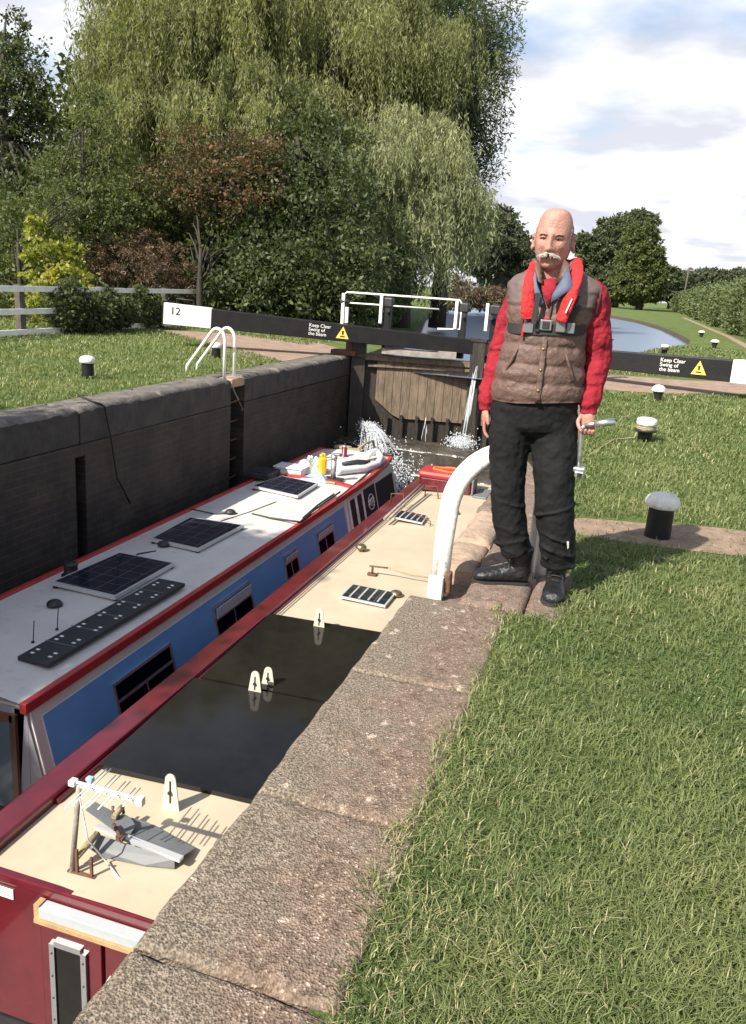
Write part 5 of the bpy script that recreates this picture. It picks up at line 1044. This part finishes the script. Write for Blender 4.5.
# ================================================================== the man
PM=Vector((-.33,3.85,0)); PA=R_(5)
def remesh(o,vox,sm=4,disp=None,fac=.5):
    bm=bmesh.new(); bm.from_mesh(o.data); bmesh.ops.recalc_face_normals(bm,faces=bm.faces[:]); bm.to_mesh(o.data); bm.free()
    r=o.modifiers.new('remesh','REMESH'); r.mode='VOXEL'; r.voxel_size=vox; r.use_smooth_shade=True
    s=o.modifiers.new('smooth','SMOOTH'); s.factor=fac; s.iterations=sm
    if disp:
        for st,sc_,d in disp:
            tx=bpy.data.textures.new('folds','CLOUDS'); tx.noise_scale=sc_; tx.noise_depth=2; m=o.modifiers.new('folds','DISPLACE'); m.texture=tx; m.strength=st; m.mid_level=.5; m.texture_coords='LOCAL'
            if d:
                e=bpy.data.objects.get('cloth_fold_frame') or bpy.data.objects.new('cloth_fold_frame',None)
    for p in o.data.polygons: p.use_smooth=True
def limb(b,pts,rs,n=14,mi=0,ends=True):      # smooth limb with round ends, interpolated
    P=[];R=[]; k=len(pts)
    for i in range(k-1):
        p0,p1,p2,p3=[Vector(pts[min(max(j,0),k-1)]) for j in (i-1,i,i+1,i+2)]
        for s in range(5):
            u=s/5; P.append(.5*((2*p1)+(-p0+p2)*u+(2*p0-5*p1+4*p2-p3)*u*u+(-p0+3*p1-3*p2+p3)*u**3))
            ra=rs[i]; rb=rs[i+1]; q=u*u*(3-2*u)
            R.append((ra[0]*(1-q)+rb[0]*q,ra[1]*(1-q)+rb[1]*q) if isinstance(ra,tuple) else ra*(1-q)+rb*q)
    P.append(Vector(pts[-1])); R.append(rs[-1]); b.tube(P,R,n,mi)
    if ends:
        for p,r in ((P[0],R[0]),(P[-1],R[-1])): b.sph(p,r if isinstance(r,float) else min(r),12,mi)
    return P,R
# --- head surface
HC=Vector((-.068,-.005,1.622))
def headpt(a,t,grow=0.):    # a azimuth (0 = front), t polar from top
    x=math.sin(t)*math.sin(a); y=-math.sin(t)*math.cos(a); z=math.cos(t)
    rx,ry,rz=.079,.094,.134
    f=max(0,-y)
    wq=math.sin(t)**(-.45 if z>0 else -.32) if math.sin(t)>1e-3 else 1.; wq=min(wq,4); X=x*rx*wq; Y=y*ry*(1+(wq-1)*.8); Z=(z**.74 if z>0 else z)*rz
    if z<0:
        k=-z; X*=1-.20*k*k-.06*k; 
        if y>0: Y*=1-.35*k
        else: Y*=1-.02*k
    if z>.2: X*=1-.03*(z-.2)
    if y<0:
        g=lambda cx,cz,sx,sz: math.exp(-((X-cx)/sx)**2-((Z-cz)/sz)**2)
        d=0
        d+=.008*g(0,.022,.05,.012)                    # brow
        d-=.013*(g(-.031,.004,.016,.013)+g(.031,.004,.016,.013))
        d+=.010*g(0,.0,.010,.02)+.017*g(0,-.02,.012,.022)+.016*g(0,-.040,.016,.012)+.006*(g(-.013,-.044,.008,.008)+g(.013,-.044,.008,.008))
        d+=.006*(g(-.042,-.026,.018,.018)+g(.042,-.026,.018,.018))     # cheekbones
        d-=.005*(g(-.03,-.075,.014,.03)+g(.03,-.075,.014,.03))
        d+=.006*g(0,-.066,.024,.012)+.005*g(0,-.082,.018,.006)-.004*g(0,-.074,.022,.003)
        d+=.011*g(0,-.112,.022,.018)-.003*g(0,-.094,.02,.006)
        d-=.0030*(g(0,.050,.042,.0028)+g(0,.062,.040,.0028)+g(0,.074,.036,.0028))
        for sg in (-1,1):   # folds from the nose to the mouth corners, bags under the eyes
            q=(Z+.030)/-.055
            if 0<q<1: d-=.0035*math.exp(-((X-sg*(.022+.016*q))/.0035)**2)
            d-=.0025*math.exp(-((Z+.016+1.5*(X-sg*.031)**2*8)/.003)**2-((X-sg*.031)/.014)**2)
        Y-=d*min(1,f*1.6)
    v=Vector((X,Y,Z)); 
    if grow: v+=Vector((x/rx,y/ry,z/rz)).normalized()*grow
    # turned slightly to his right (towards image left)
    v=Matrix.Rotation(R_(-7),3,'Z')@v; v=Matrix.Rotation(R_(1.5),3,'Y')@v
    return HC+v
b=MB(); na,ntt=72,60; vs=[headpt(2*math.pi*i/na,math.pi*(j+.02)/(ntt+.04)) for j in range(ntt+1) for i in range(na)]
b.add(vs,[(j*na+i,(j+1)*na+i,(j+1)*na+(i+1)%na,j*na+(i+1)%na) for j in range(ntt) for i in range(na)]+[tuple(range(na)),tuple(ntt*na+i for i in range(na))[::-1]],0,True)
# ears
for sg in (-1,1):
    c=HC+Vector((sg*.082,.012,-.005)); 
    for k in range(5):
        a=-1.9+k*.95; b.sph(c+Vector((sg*.007,.012*math.cos(a)+.004,.026*math.sin(a))),(.008,.010,.013),8)
    b.sph(c+Vector((-sg*.003,.0,0)),(.006,.016,.026),8)
limb(b,[(-.060,.03,1.38),(-.062,.025,1.45),(-.068,.012,1.54)],[.066,.060,.058])
# hidden body core under the clothes
limb(b,[(-.065,.02,.90),(-.06,.02,1.10),(-.05,.02,1.30),(-.045,.03,1.38)],[(.13,.09),(.12,.09),(.13,.09),(.10,.06)],18)
def arm(b,sh,el,wr,r=(.05,.042,.028)): limb(b,[sh,((Vector(sh)+Vector(el))/2)+Vector((0,.0,0)),el,(Vector(el)+Vector(wr))/2,wr],[r[0],r[0]*.95,r[1],r[1]*.9,r[2]],12)
SH1,EL1,WR1=(-.195,.03,1.415),(-.250,.045,1.15),(-.283,.0,.875)
SH2,EL2,WR2=(.125,.03,1.425),(.190,.06,1.15),(.176,-.01,.905)
arm(b,(-.19,.03,1.36),EL1,WR1,(.04,.038,.028)); arm(b,(.13,.03,1.37),EL2,WR2,(.04,.038,.028))
limb(b,[(-.15,.02,.90),(-.150,.01,.70),(-.140,0,.49),(-.10,.02,.30),(-.065,.02,.21)],[.08,.075,.055,.05,.038])
limb(b,[(.02,.02,.90),(.055,0,.70),(.080,-.03,.48),(.115,-.02,.28),(.135,-.01,.20)],[.08,.075,.055,.05,.038])
def finger(b,pts,r): limb(b,pts,[r,r*.95,r*.88,r*.75][:len(pts)],8)
# his right hand (image left), hanging relaxed
W=Vector(WR1); b.sph(W+Vector((-.002,-.004,-.045)),(.018,.036,.045),14); b.sph(W+Vector((0,-.0,-.02)),(.022,.028,.03),12)
for k,(dy,l) in enumerate(((-.030,.066),(-.010,.074),(.010,.069),(.028,.054))):
    q=W+Vector((-.001,dy,-.078)); finger(b,[q+Vector((0,0,.02)),q+Vector((.003,-.001,-l*.38)),q+Vector((.011,-.002,-l*.70)),q+Vector((.024,-.002,-l*.92))],.0092)
finger(b,[W+Vector((.004,-.026,-.025)),W+Vector((.012,-.044,-.048)),W+Vector((.018,-.048,-.074))],.0105)
# his left hand (image right) holding the windlass
W=Vector(WR2); HZ=W+Vector((-.002,-.02,-.05))
b.sph(HZ+Vector((.006,0,0)),(.032,.022,.045),14); b.sph(W+Vector((0,-.008,-.018)),(.027,.024,.03),12)
GR=HZ+Vector((.0,-.022,-.012))       # grip axis passes here, towards image right
for k,(dx,l) in enumerate(((-.022,1.15),(-.004,1.0),(.014,.95),(.030,.82))):
    base=HZ+Vector((dx+.004,.006,-.030))
    if k==0: finger(b,[base+Vector((0,0,.02)),base+Vector((-.002,-.010,-.020)),base+Vector((.0,-.014,-.048)),base+Vector((.006,-.012,-.072))],.0095)
    else: finger(b,[base+Vector((0,.004,.02)),base+Vector((0,-.006,-.016)),base+Vector((.001,-.030,-.024)),base+Vector((.001,-.044,-.006))],.0092)
finger(b,[HZ+Vector((-.026,-.004,.02)),HZ+Vector((-.036,-.022,-.002)),HZ+Vector((-.030,-.036,-.024)),HZ+Vector((-.018,-.042,-.040))],.0105)
man=b.build('person',M['skin']); man.location=PM; man.rotation_euler=(0,0,PA); ORI[man.name]=Vector((0,0,0)); remesh(man,.0034,3,fac=.45)
tag(man,'bald man with white moustache in brown gilet, red sweatshirt and lifejacket, standing on the coping','person')
# face details
def fp_(x,z,off=.0):     # point on the face front
    best=None
    a=math.asin(max(-1,min(1,x/.077))); t=math.acos(max(-1,min(1,(z/.134)**1.35 if z>0 else z/.134))); 
    for _ in range(12):
        p=headpt(a,t)-HC; p=Matrix.Rotation(R_(7),3,'Z')@(Matrix.Rotation(R_(-1.5),3,'Y')@p); a+= (x-p.x)*9; t-= (z-p.z)*5
    return headpt(a,t,off)
b=MB()
for sg in (-1,1): b.sph(fp_(sg*.031,.002,-.003),(.0115,.007,.0042),12)
b.split('eye',mat('eye_white',(.42,.36,.33),.3),man)
b=MB()
for sg in (-1,1): b.sph(fp_(sg*.030,.0015,.002),(.0042,.004,.0038),10)
b.split('iris',M['eyem'],man)
b=MB()
for sg in (-1,1): b.tube([fp_(sg*.047,.003,.003),fp_(sg*.04,.009,.0045),fp_(sg*.031,.011,.0055),fp_(sg*.02,.008,.004)],[.002,.0042,.0048,.002],6)
b.split('eyelid',M['skin'],man)
b=MB()
for sg in (-1,1): b.tube([fp_(sg*.052,.016,.001),fp_(sg*.042,.023,.002),fp_(sg*.028,.023,.003),fp_(sg*.016,.018,.002)],[.0015,.0032,.0036,.002],7)
b.split('eyebrow',mat('grey_brow',(.38,.30,.24),.8,var=.3,vscale=90),man)
b=MB()
for sg in (-1,1):
    b.tube([fp_(sg*x,z,.004) for x,z in ((0,-.056),(.010,-.055),(.020,-.058),(.030,-.063),(.037,-.069))],[(.002,.003),(.004,.005),(.004,.0045),(.003,.0035),(.001,.0015)],8)
for i in range(620):
    sg=rd.choice((-1,1)); u=rd.random()**.8; x=sg*(.002+.036*u); z=-.054-.006*u*u-.007*rd.random(); p=fp_(x,z,.003+.005*(1-u)*rd.random()); q=p+Vector((sg*(.006+.007*u),-.003+.003*u,-.009-.004*rd.random())); b.tube([p,p.lerp(q,.5)+Vector((0,-.0025,.0)),q],[.0009,.0011,.0004],4,cap=False)
b.build('moustache',M['hair'],man)
b=MB(); b.tube([fp_(-.024,-.078,.0),fp_(-.01,-.0755,.0012),fp_(0,-.0765,.0012),fp_(.01,-.0755,.0012),fp_(.024,-.078,.0)],[.001,.0032,.003,.0032,.001],6); b.build('lips',mat('lips',(.36,.14,.12),.5),man)
b=MB()
for i in range(4200):
    a=rd.uniform(1.25,2*math.pi-1.25); lim=1.15+.25*max(0,1.9-abs(a-math.pi) if False else 0); t=rd.uniform(1.12,2.05)
    if (a<1.62 or a>2*math.pi-1.62) and (t<1.25 or t>1.62): continue
    p=headpt(a,t,-.001); q=headpt(a+rd.uniform(-.05,.05),t+.07+.04*rd.random(),.0022+.0015*rd.random()); b.tube([p,q],[.0010,.0006],3,cap=False)
b.build('hair',M['hair'],man)
# --- trousers
b=MB()
b.rings([(-.067,.015,z,rx,ry,.8) for z,rx,ry in ((.955,.195,.13),(.93,.198,.132),(.88,.201,.132),(.83,.198,.128),(.79,.185,.115),(.76,.15,.08))],30)
def leg(b,pts,rs):
    limb(b,pts,rs,20,ends=False)
leg(b,[(-.158,.012,.86),(-.160,.005,.74),(-.152,-.005,.60),(-.140,-.012,.48),(-.120,.0,.36),(-.090,.01,.25),(-.066,.012,.175)],[(.10,.115),(.098,.11),(.086,.095),(.078,.085),(.078,.085),(.076,.085),(.073,.083)])
leg(b,[(.030,.012,.86),(.045,.005,.74),(.065,-.02,.60),(.078,-.035,.47),(.100,-.03,.36),(.122,-.02,.25),(.137,-.005,.150)],[(.10,.115),(.099,.11),(.094,.10),(.088,.09),(.084,.088),(.078,.085),(.074,.083)])
# folds stacked at shins and behind the knees
for (cx,cy,z,r) in () if False else ((-.098,.008,.245,.083),(-.110,.005,.31,.084),(-.085,.01,.20,.080),(.124,-.03,.235,.084),(.112,-.03,.30,.087),(.134,-.033,.18,.080),(.083,-.035,.43,.092),(-.135,-.01,.44,.083)):
    tilt=rd.uniform(-.4,.4); pts=[(cx+r*math.cos(a),cy+r*math.sin(a),z+tilt*r*math.cos(a)) for a in [2*math.pi*k/20 for k in range(20)]]
    pts.append(pts[0]); b.tube(pts,.0055,6)
tr=b.build('trousers',M['trouser'],man); remesh(tr,.0065,3,[(.020,.075,0),(.008,.03,0)])
b=MB(); pts=[(-.067+.203*math.cos(a),.015+.140*math.sin(a),.905) for a in [2*math.pi*k/30 for k in range(31)]]
for zz in (.66,): 
    pass
b=MB(); b.add([(.158,-.108,.30),(.168,-.102,.30),(.172,-.100,.268),(.166,-.105,.262)],[(0,1,2,3)]); b.build('paint_mark',M['white'],man)
# --- boots
def boot(ax,ay,dirx,diry,name='boot'):
    d=Vector((dirx,diry,0)).normalized(); s=Vector((-d.y,d.x,0)); O_=Vector((ax,ay,0)); P=lambda f,sd,z:O_+d*(f*.88)+s*sd*1.04+Vector((0,0,z))
    b=MB(); n=20
    secs=[(-.075,.030,.030,.06),(-.06,.036,.045,.10),(-.02,.038,.055,.12),(.04,.041,.050,.115),(.09,.044,.042,.098),(.14,.050,.036,.085),(.185,.049,.031,.078),(.215,.040,.025,.066),(.230,.024,.016,.046)]
    vs=[]
    for f,w_,hh,top in secs:
        for k in range(n):
            a=2*math.pi*k/n; c=math.cos(a); sn=math.sin(a); zz=.022+(top-.022)*(.5+.5*sn) if True else 0
            vs.append(P(f,w_*math.copysign(abs(c)**.75,c),zz))
    b.add(vs,[(i*n+k,i*n+(k+1)%n,(i+1)*n+(k+1)%n,(i+1)*n+k) for i in range(len(secs)-1) for k in range(n)]+[tuple(range(n))[::-1],tuple((len(secs)-1)*n+k for k in range(n))],0,True)
    limb(b,[P(-.03,0,.06),P(-.025,0,.12),P(-.028,0,.20)],[(.046,.052),(.047,.052),(.052,.056)],18,ends=False)
    for k in range(2): 
        z=.195+.004*k; b.tube([P(-.028+.054*math.cos(a),.052*math.sin(a),z) for a in [2*math.pi*j/18 for j in range(19)]],.010,6)
    o=b.build(name,M['leather'],man); remesh(o,.005,3,[(.004,.02,0)])
    b=MB(); vs=[]; out=[(-.082,.0),(-.078,.030),(-.055,.042),(0,.042),(.05,.043),(.11,.052),(.17,.054),(.21,.042),(.236,.012),(.236,-.012),(.21,-.042),(.17,-.054),(.11,-.050),(.05,-.040),(0,-.040),(-.055,-.042),(-.078,-.030)]
    b.prism([(q[0]*.88,q[1]*1.04) for q in out],P(0,0,0),d,s,.026); b.build('sole',M['sole'],o)
    b=MB()
    for k in range(6):
        f=.085-.017*k; z=.092+.016*k if k<3 else .12+.022*(k-2); f=.085-.022*k if k<3 else .036-.004*k; b.tube([P(f,-.030,z-.008),P(f+.006,-.012,z+.006),P(f+.006,.012,z+.006),P(f,.030,z-.008)],.0032,6)
        for sg in (-1,1): b.sph(P(f,sg*.031,z-.006),.0042,6)
    b.build('laces',M['web'],o)
    return o
boot(-.062,.025,-1,-.2); boot(.134,-.012,-.04,-1)
# --- sweatshirt (body and sleeves)
b=MB()
b.rings([(-.062,.02,.915,.188,.132),(-.062,.02,.94,.190,.134),(-.06,.02,1.1,.17,.125),(-.052,.02,1.3,.17,.12),(-.04,.02,1.40,.15,.09),(-.045,.025,1.44,.10,.07),(-.058,.025,1.462,.072,.062)],28)
def sleeve(b,sh,el,wr,r,twist):
    sh,el,wr=map(Vector,(sh,el,wr))
    limb(b,[sh,sh.lerp(el,.33)+Vector((0,.005,0)),sh.lerp(el,.7),el,el.lerp(wr,.35),el.lerp(wr,.68),wr+Vector((0,0,.035))],[r[0],r[0]*.97,r[1]*1.05,r[1],r[1]*.97,r[2]*1.12,r[2]*1.06],18)
    limb(b,[wr+Vector((0,0,.045)),wr+Vector((0,0,.0)),wr+Vector((0,0,-.018))],[r[2]*.98,r[2]*.84,r[2]*.86],18,ends=False)
    # diagonal folds
    for k in range(5):
        c=el.lerp(wr,-.22+.24*k); rr=r[1]*(.96 if k<3 else .86); ph=rd.uniform(0,6); ar=[ph+2.6*j/9 for j in range(10)]
        b.tube([(c.x+rr*math.cos(a),c.y+rr*math.sin(a)*.98,c.z+.035*(j/9-.5)*(1 if k%2 else -1)) for j,a in enumerate(ar)],[.003+.008*math.sin(math.pi*j/9) for j in range(10)],6)
sleeve(b,(-.182,.025,1.395),EL1,WR1,(.064,.054,.040),1); sleeve(b,(.130,.025,1.40),EL2,WR2,(.072,.061,.047),-1)
sw=b.build('sweatshirt',M['knit'],man); remesh(sw,.006,4,[(.024,.075,0),(.010,.03,0)])
# --- gilet: quilted baffles
def puff(z): return .010*abs(math.sin((z-.93)*math.pi/.082))**.6
pr=[(.925,-.060,.203,.150,0),(.97,-.061,.205,.155,0),(1.05,-.060,.196,.158,0),(1.13,-.058,.184,.152,0),(1.22,-.056,.174,.142,0),(1.30,-.050,.180,.136,0),(1.37,-.040,.198,.128,0),(1.42,-.036,.209,.115,.0),(1.46,-.036,.206,.098,0),(1.49,-.038,.180,.080,0),(1.51,-.044,.13,.070,0),(1.525,-.050,.085,.066,0)]
def ip(z):
    for i in range(len(pr)-1):
        if pr[i][0]<=z<=pr[i+1][0]:
            u=(z-pr[i][0])/(pr[i+1][0]-pr[i][0]); return [pr[i][k]*(1-u)+pr[i+1][k]*u for k in range(5)]
    return pr[-1]
def gfn(v):
    sl=(v.x+.04)*.22*max(0,(v.z-1.40)/.1) if v.z>1.40 else 0
    dz=-.06*abs(v.x+.045)**1.4*6*max(0,(v.z-1.40)/.12) if v.z>1.40 else 0
    v=v.copy(); v.z+=dz+.012*math.sin((v.x+.06)*9)*(v.z<1.0)
    if v.y<.01:  # open V neck
        v.z=min(v.z,1.362+2.3*abs(v.x+.058))
    if v.y<0:  # placket groove at the centre front
        v.y+=.010*math.exp(-((v.x+.050)/.006)**2)
    return v+Vector((0,.0035,0))*noise.noise(v*14)+Vector((0,-.008,0))*noise.noise(v*7)
b=MB(); rs=[]
z=.925
while z<1.52:
    q=ip(z); pf=puff(z) if z<1.36 else .004*abs(math.sin((z-.93)*math.pi/.06)); rs.append((q[1],.018,z,q[2]+pf,q[3]+pf,.86)); z+=.006
b.rings(rs,72,fn=gfn,cap=False)
# belly side pulls
gl=b.build('gilet',[M['gilet'],M['gilet2']],man)
for p in gl.data.polygons:
    if p.center.z>1.345: p.material_index=1
s_=gl.modifiers.new('s','SMOOTH'); s_.iterations=2
tx=bpy.data.textures.new('crease','CLOUDS'); tx.noise_scale=.035; dm=gl.modifiers.new('d','DISPLACE'); dm.texture=tx; dm.strength=.013; dm.mid_level=.5
def fy(x,z,off=.0):        # front surface of the gilet
    q=ip(z); u=min(.98,abs((x-q[1])/q[2])); return .018-(q[3]+.008)*(1-u**(2/.86))**(.86/2)-off
b=MB()
for k in range(24):
    z0=.935+.018*k; 
b.tube([(-.052,fy(-.052,z,.006),z) for z in [.93+.03*k for k in range(15)]],[(.013,.004)]*15,8); b.build('placket',M['gilet'],man)
b=MB()
for z in (.985,1.075,1.165): b.sph((-.054,fy(-.054,z,.011),z),(.0065,.004,.0065),10)
b.split('snap',M['brass'],man)
for x0,x1,z0,z1 in ((-.165,-.205,1.155,1.06),(.045,.095,1.15,1.03)):
    b=MB(); b.tube([(x0+(x1-x0)*k/8,fy(x0+(x1-x0)*k/8,z0+(z1-z0)*k/8,.008+.003*math.sin(math.pi*k/8)),z0+(z1-z0)*k/8) for k in range(9)],[.003,.006,.007,.008,.008,.008,.007,.006,.003],7); b.build('pocket_welt',M['gilet'],man)
# armhole piping, shoulder caps
b=MB()
for cx,sg,zc in ((.158,1,1.375),):
    b.tube([(cx+sg*(-.012*math.cos(a)*0)+sg*(.008*math.sin(a)),.022+.066*math.cos(a),zc+.085*math.sin(a)) for a in [2*math.pi*k/24 for k in range(25)]],.0045,6)
b.build('armhole_binding',M['web'],man)
# collar, flaps and neck opening
b=MB(); vs=[]
for k in range(17):
    a=-2.2+4.4*k/16; cx,cy=-.055+.078*math.sin(a),.015+.074*math.cos(a); vs+= [(cx,cy,1.475+.01*math.cos(a)),(cx*1.0+.006*math.sin(a),cy+.006*math.cos(a),1.545+.012*math.cos(a))]
b.add(vs,[(2*k,2*k+2,2*k+3,2*k+1) for k in range(16)],0,True); o=b.build('collar',M['gilet'],man); q=o.modifiers.new('t','SOLIDIFY'); q.thickness=.012
def flap(name,pts,matl,th=.006):
    b=MB(); n=len(pts); c=sum((Vector(p) for p in pts),Vector())/n; b.add([Vector(p) for p in pts]+[c+Vector((0,-.006,0))],[(i,(i+1)%n,n) for i in range(n)],0,True); o=b.build(name,matl,man); s=o.modifiers.new('t','SOLIDIFY'); s.thickness=th; return o
flap('red_shirt_front',[(-.098,-.095,1.452),(-.022,-.098,1.462),(-.035,-.132,1.40),(-.06,-.140,1.345),(-.090,-.132,1.41)],M['knit'])
b=MB(); b.tube([(-.108,-.058,1.462),(-.09,-.080,1.452),(-.058,-.093,1.447),(-.024,-.082,1.462),(-.005,-.055,1.485)],.005,8); b.build('tee_neckline',M['tee'],man)
b=MB(); b.tube([(-.115,-.055,1.455),(-.092,-.088,1.440),(-.060,-.102,1.434),(-.020,-.088,1.450),(.002,-.058,1.475)],.007,8); b.build('sweatshirt_neckband',M['knit'],man)
flap('turned_lapel',[(.010,-.112,1.515),(.040,-.140,1.43),(.010,-.152,1.405),(-.045,-.158,1.36),(-.040,-.142,1.395),(-.012,-.118,1.455)],M['lining'],.008)
flap('turned_lapel',[(-.128,-.075,1.50),(-.112,-.118,1.45),(-.075,-.146,1.36),(-.092,-.150,1.345),(-.122,-.145,1.40),(-.135,-.11,1.46)],M['lining'],.008)
flap('collar_facing',[(-.010,-.075,1.545),(.018,-.098,1.52),(.008,-.122,1.48),(-.030,-.12,1.435),(-.022,-.10,1.47)],M['gilet'],.008)
flap('collar_facing',[(-.125,-.06,1.535),(-.105,-.095,1.485),(-.088,-.118,1.43),(-.112,-.122,1.445),(-.134,-.10,1.50)],M['gilet'],.008)
# --- lifejacket
lj=None
b=MB()
LP=[(-.06,.098,1.505),(-.105,.080,1.515),(-.130,.03,1.525),(-.136,-.035,1.508),(-.145,-.090,1.465),(-.147,-.128,1.40),(-.142,-.146,1.34),(-.137,-.150,1.285)]
RP=[(-.06,.098,1.505),(.0,.085,1.53),(.034,.035,1.548),(.044,-.03,1.532),(.048,-.092,1.485),(.036,-.135,1.41),(.018,-.150,1.34),(.004,-.152,1.285)]
for PP in (LP,RP):
    limb(b,[Vector(p)+Vector((0,-.008,0)) for p in PP],[(.021,.010),(.023,.011),(.024,.012),(.025,.012),(.027,.014),(.029,.014),(.029,.013),(.025,.011)],16,ends=False)
lj=b.build('lifejacket',M['lobe'],man); q=lj.modifiers.new('sub','SUBSURF'); q.levels=1; q.render_levels=1
tx=bpy.data.textures.new('c2','CLOUDS'); tx.noise_scale=.04; dm=lj.modifiers.new('d','DISPLACE'); dm.texture=tx; dm.strength=.010
b=MB()
def band(b,z0,z1,x0,x1,off=.012,n=30,tl=0):
    vs=[]
    for k in range(n+1):
        x=x0+(x1-x0)*k/n
        for z in (z0,z1): zz=z+tl*(x+.05); vs.append((x,fy(x,zz,off),zz))
    b.add(vs,[(2*k,2*k+2,2*k+3,2*k+1) for k in range(n)])
band(b,1.226,1.270,-.226,.118,.016,tl=.04); w1=b.build('chest_belt',M['web'],lj); q=w1.modifiers.new('t','SOLIDIFY'); q.thickness=.005
b=MB(); vs=[]
for k in range(25):
    a=math.pi*k/24; vs+=[(-.055+.190*math.cos(a),.018+.150*math.sin(a),1.235),(-.055+.190*math.cos(a),.018+.150*math.sin(a),1.275)]
b.add(vs,[(2*k,2*k+2,2*k+3,2*k+1) for k in range(24)]); b.build('back_belt',M['web'],lj)
b=MB(); 
for p0,p1 in (((.022,1.28),(.066,1.40)),((.040,1.27),(.078,1.36))):
    b.bar((p0[0],fy(p0[0],p0[1],.014),p0[1]),(p1[0],fy(p1[0],p1[1],.014),p1[1]),.018,.004,up=(0,1,0))
b.bar((-.158,fy(-.158,1.27,.014),1.27),(-.172,fy(-.172,1.36,.012),1.36),.008,.004,up=(0,1,0)); b.bar((-.108,-.172,1.27),(-.104,-.165,1.40),.022,.005,up=(0,1,0)); b.split('webbing_strap',M['web'],lj)
b=MB()
for x,z,w_,h_ in ((-.128,1.252,.042,.046),(-.055,1.268,.050,.046),(.008,1.268,.040,.052),(.050,1.262,.036,.046)): b.box((x,fy(x,z,.022),z),(w_,.014,h_),bev=.004)
b.split('buckle',M['buckle'],lj)
b=MB(); b.box((-.055,fy(-.055,1.268,.030),1.268),(.030,.006,.030),bev=.002); b.box((.028,fy(.028,1.268,.026),1.268),(.014,.012,.05),bev=.002); b.box((-.09,fy(-.09,1.26,.022),1.26),(.018,.012,.046),bev=.002); b.split('catch',M['web'],lj)
b=MB(); b.box((-.150,fy(-.15,1.245,.026),1.240),(.010,.008,.06),ry=.1,bev=.002); b.box((-.055,fy(-.055,1.29,.024),1.296),(.022,.008,.010),bev=.002); b.split('pull_tab',M['lobe'],lj)
b=MB(); b.bar((.020,-.183,1.325),(.040,-.172,1.385),.005,.003,up=(0,1,0)); b.build('white_whistle_tape',M['tee'],lj)
# --- windlass held in his left hand
g0=Matrix.Rotation(PA,3,'Z'); WL=lambda v: PM+g0@Vector(v)
t=empty('windlass',WL(GR),'silver lock windlass crank held in the man\'s left hand','windlass')
b=MB(); C0=Vector((.170,GR.y,.838)); b.tube([WL(C0),WL((.205,GR.y-.004,.848)),WL((.235,GR.y-.006,.853))],.0105,10); b.tube([WL((.208,GR.y-.004,.849)),WL((.298,GR.y-.01,.868))],.0165,14); b.build('grip',M['alu'],t)
b=MB(); b.tube([WL(C0),WL((.160,GR.y+.002,.825)),WL((.158,GR.y+.004,.80)),WL((.164,GR.y,.70)),WL((.170,GR.y,.645))],[.010,.010,.010,.009,.011],10); b.build('crank_arm',M['alu'],t)
b=MB(); b.box(WL((.172,GR.y,.633)),(.055,.045,.026),bev=.008); b.box(WL((.174,GR.y-.004,.612)),(.042,.04,.03),bev=.005); b.build('socket',M['alu'],t)
b=MB(); b.box(WL((.176,GR.y-.024,.612)),(.02,.008,.018)); b.build('socket_hole',M['dark'],t)
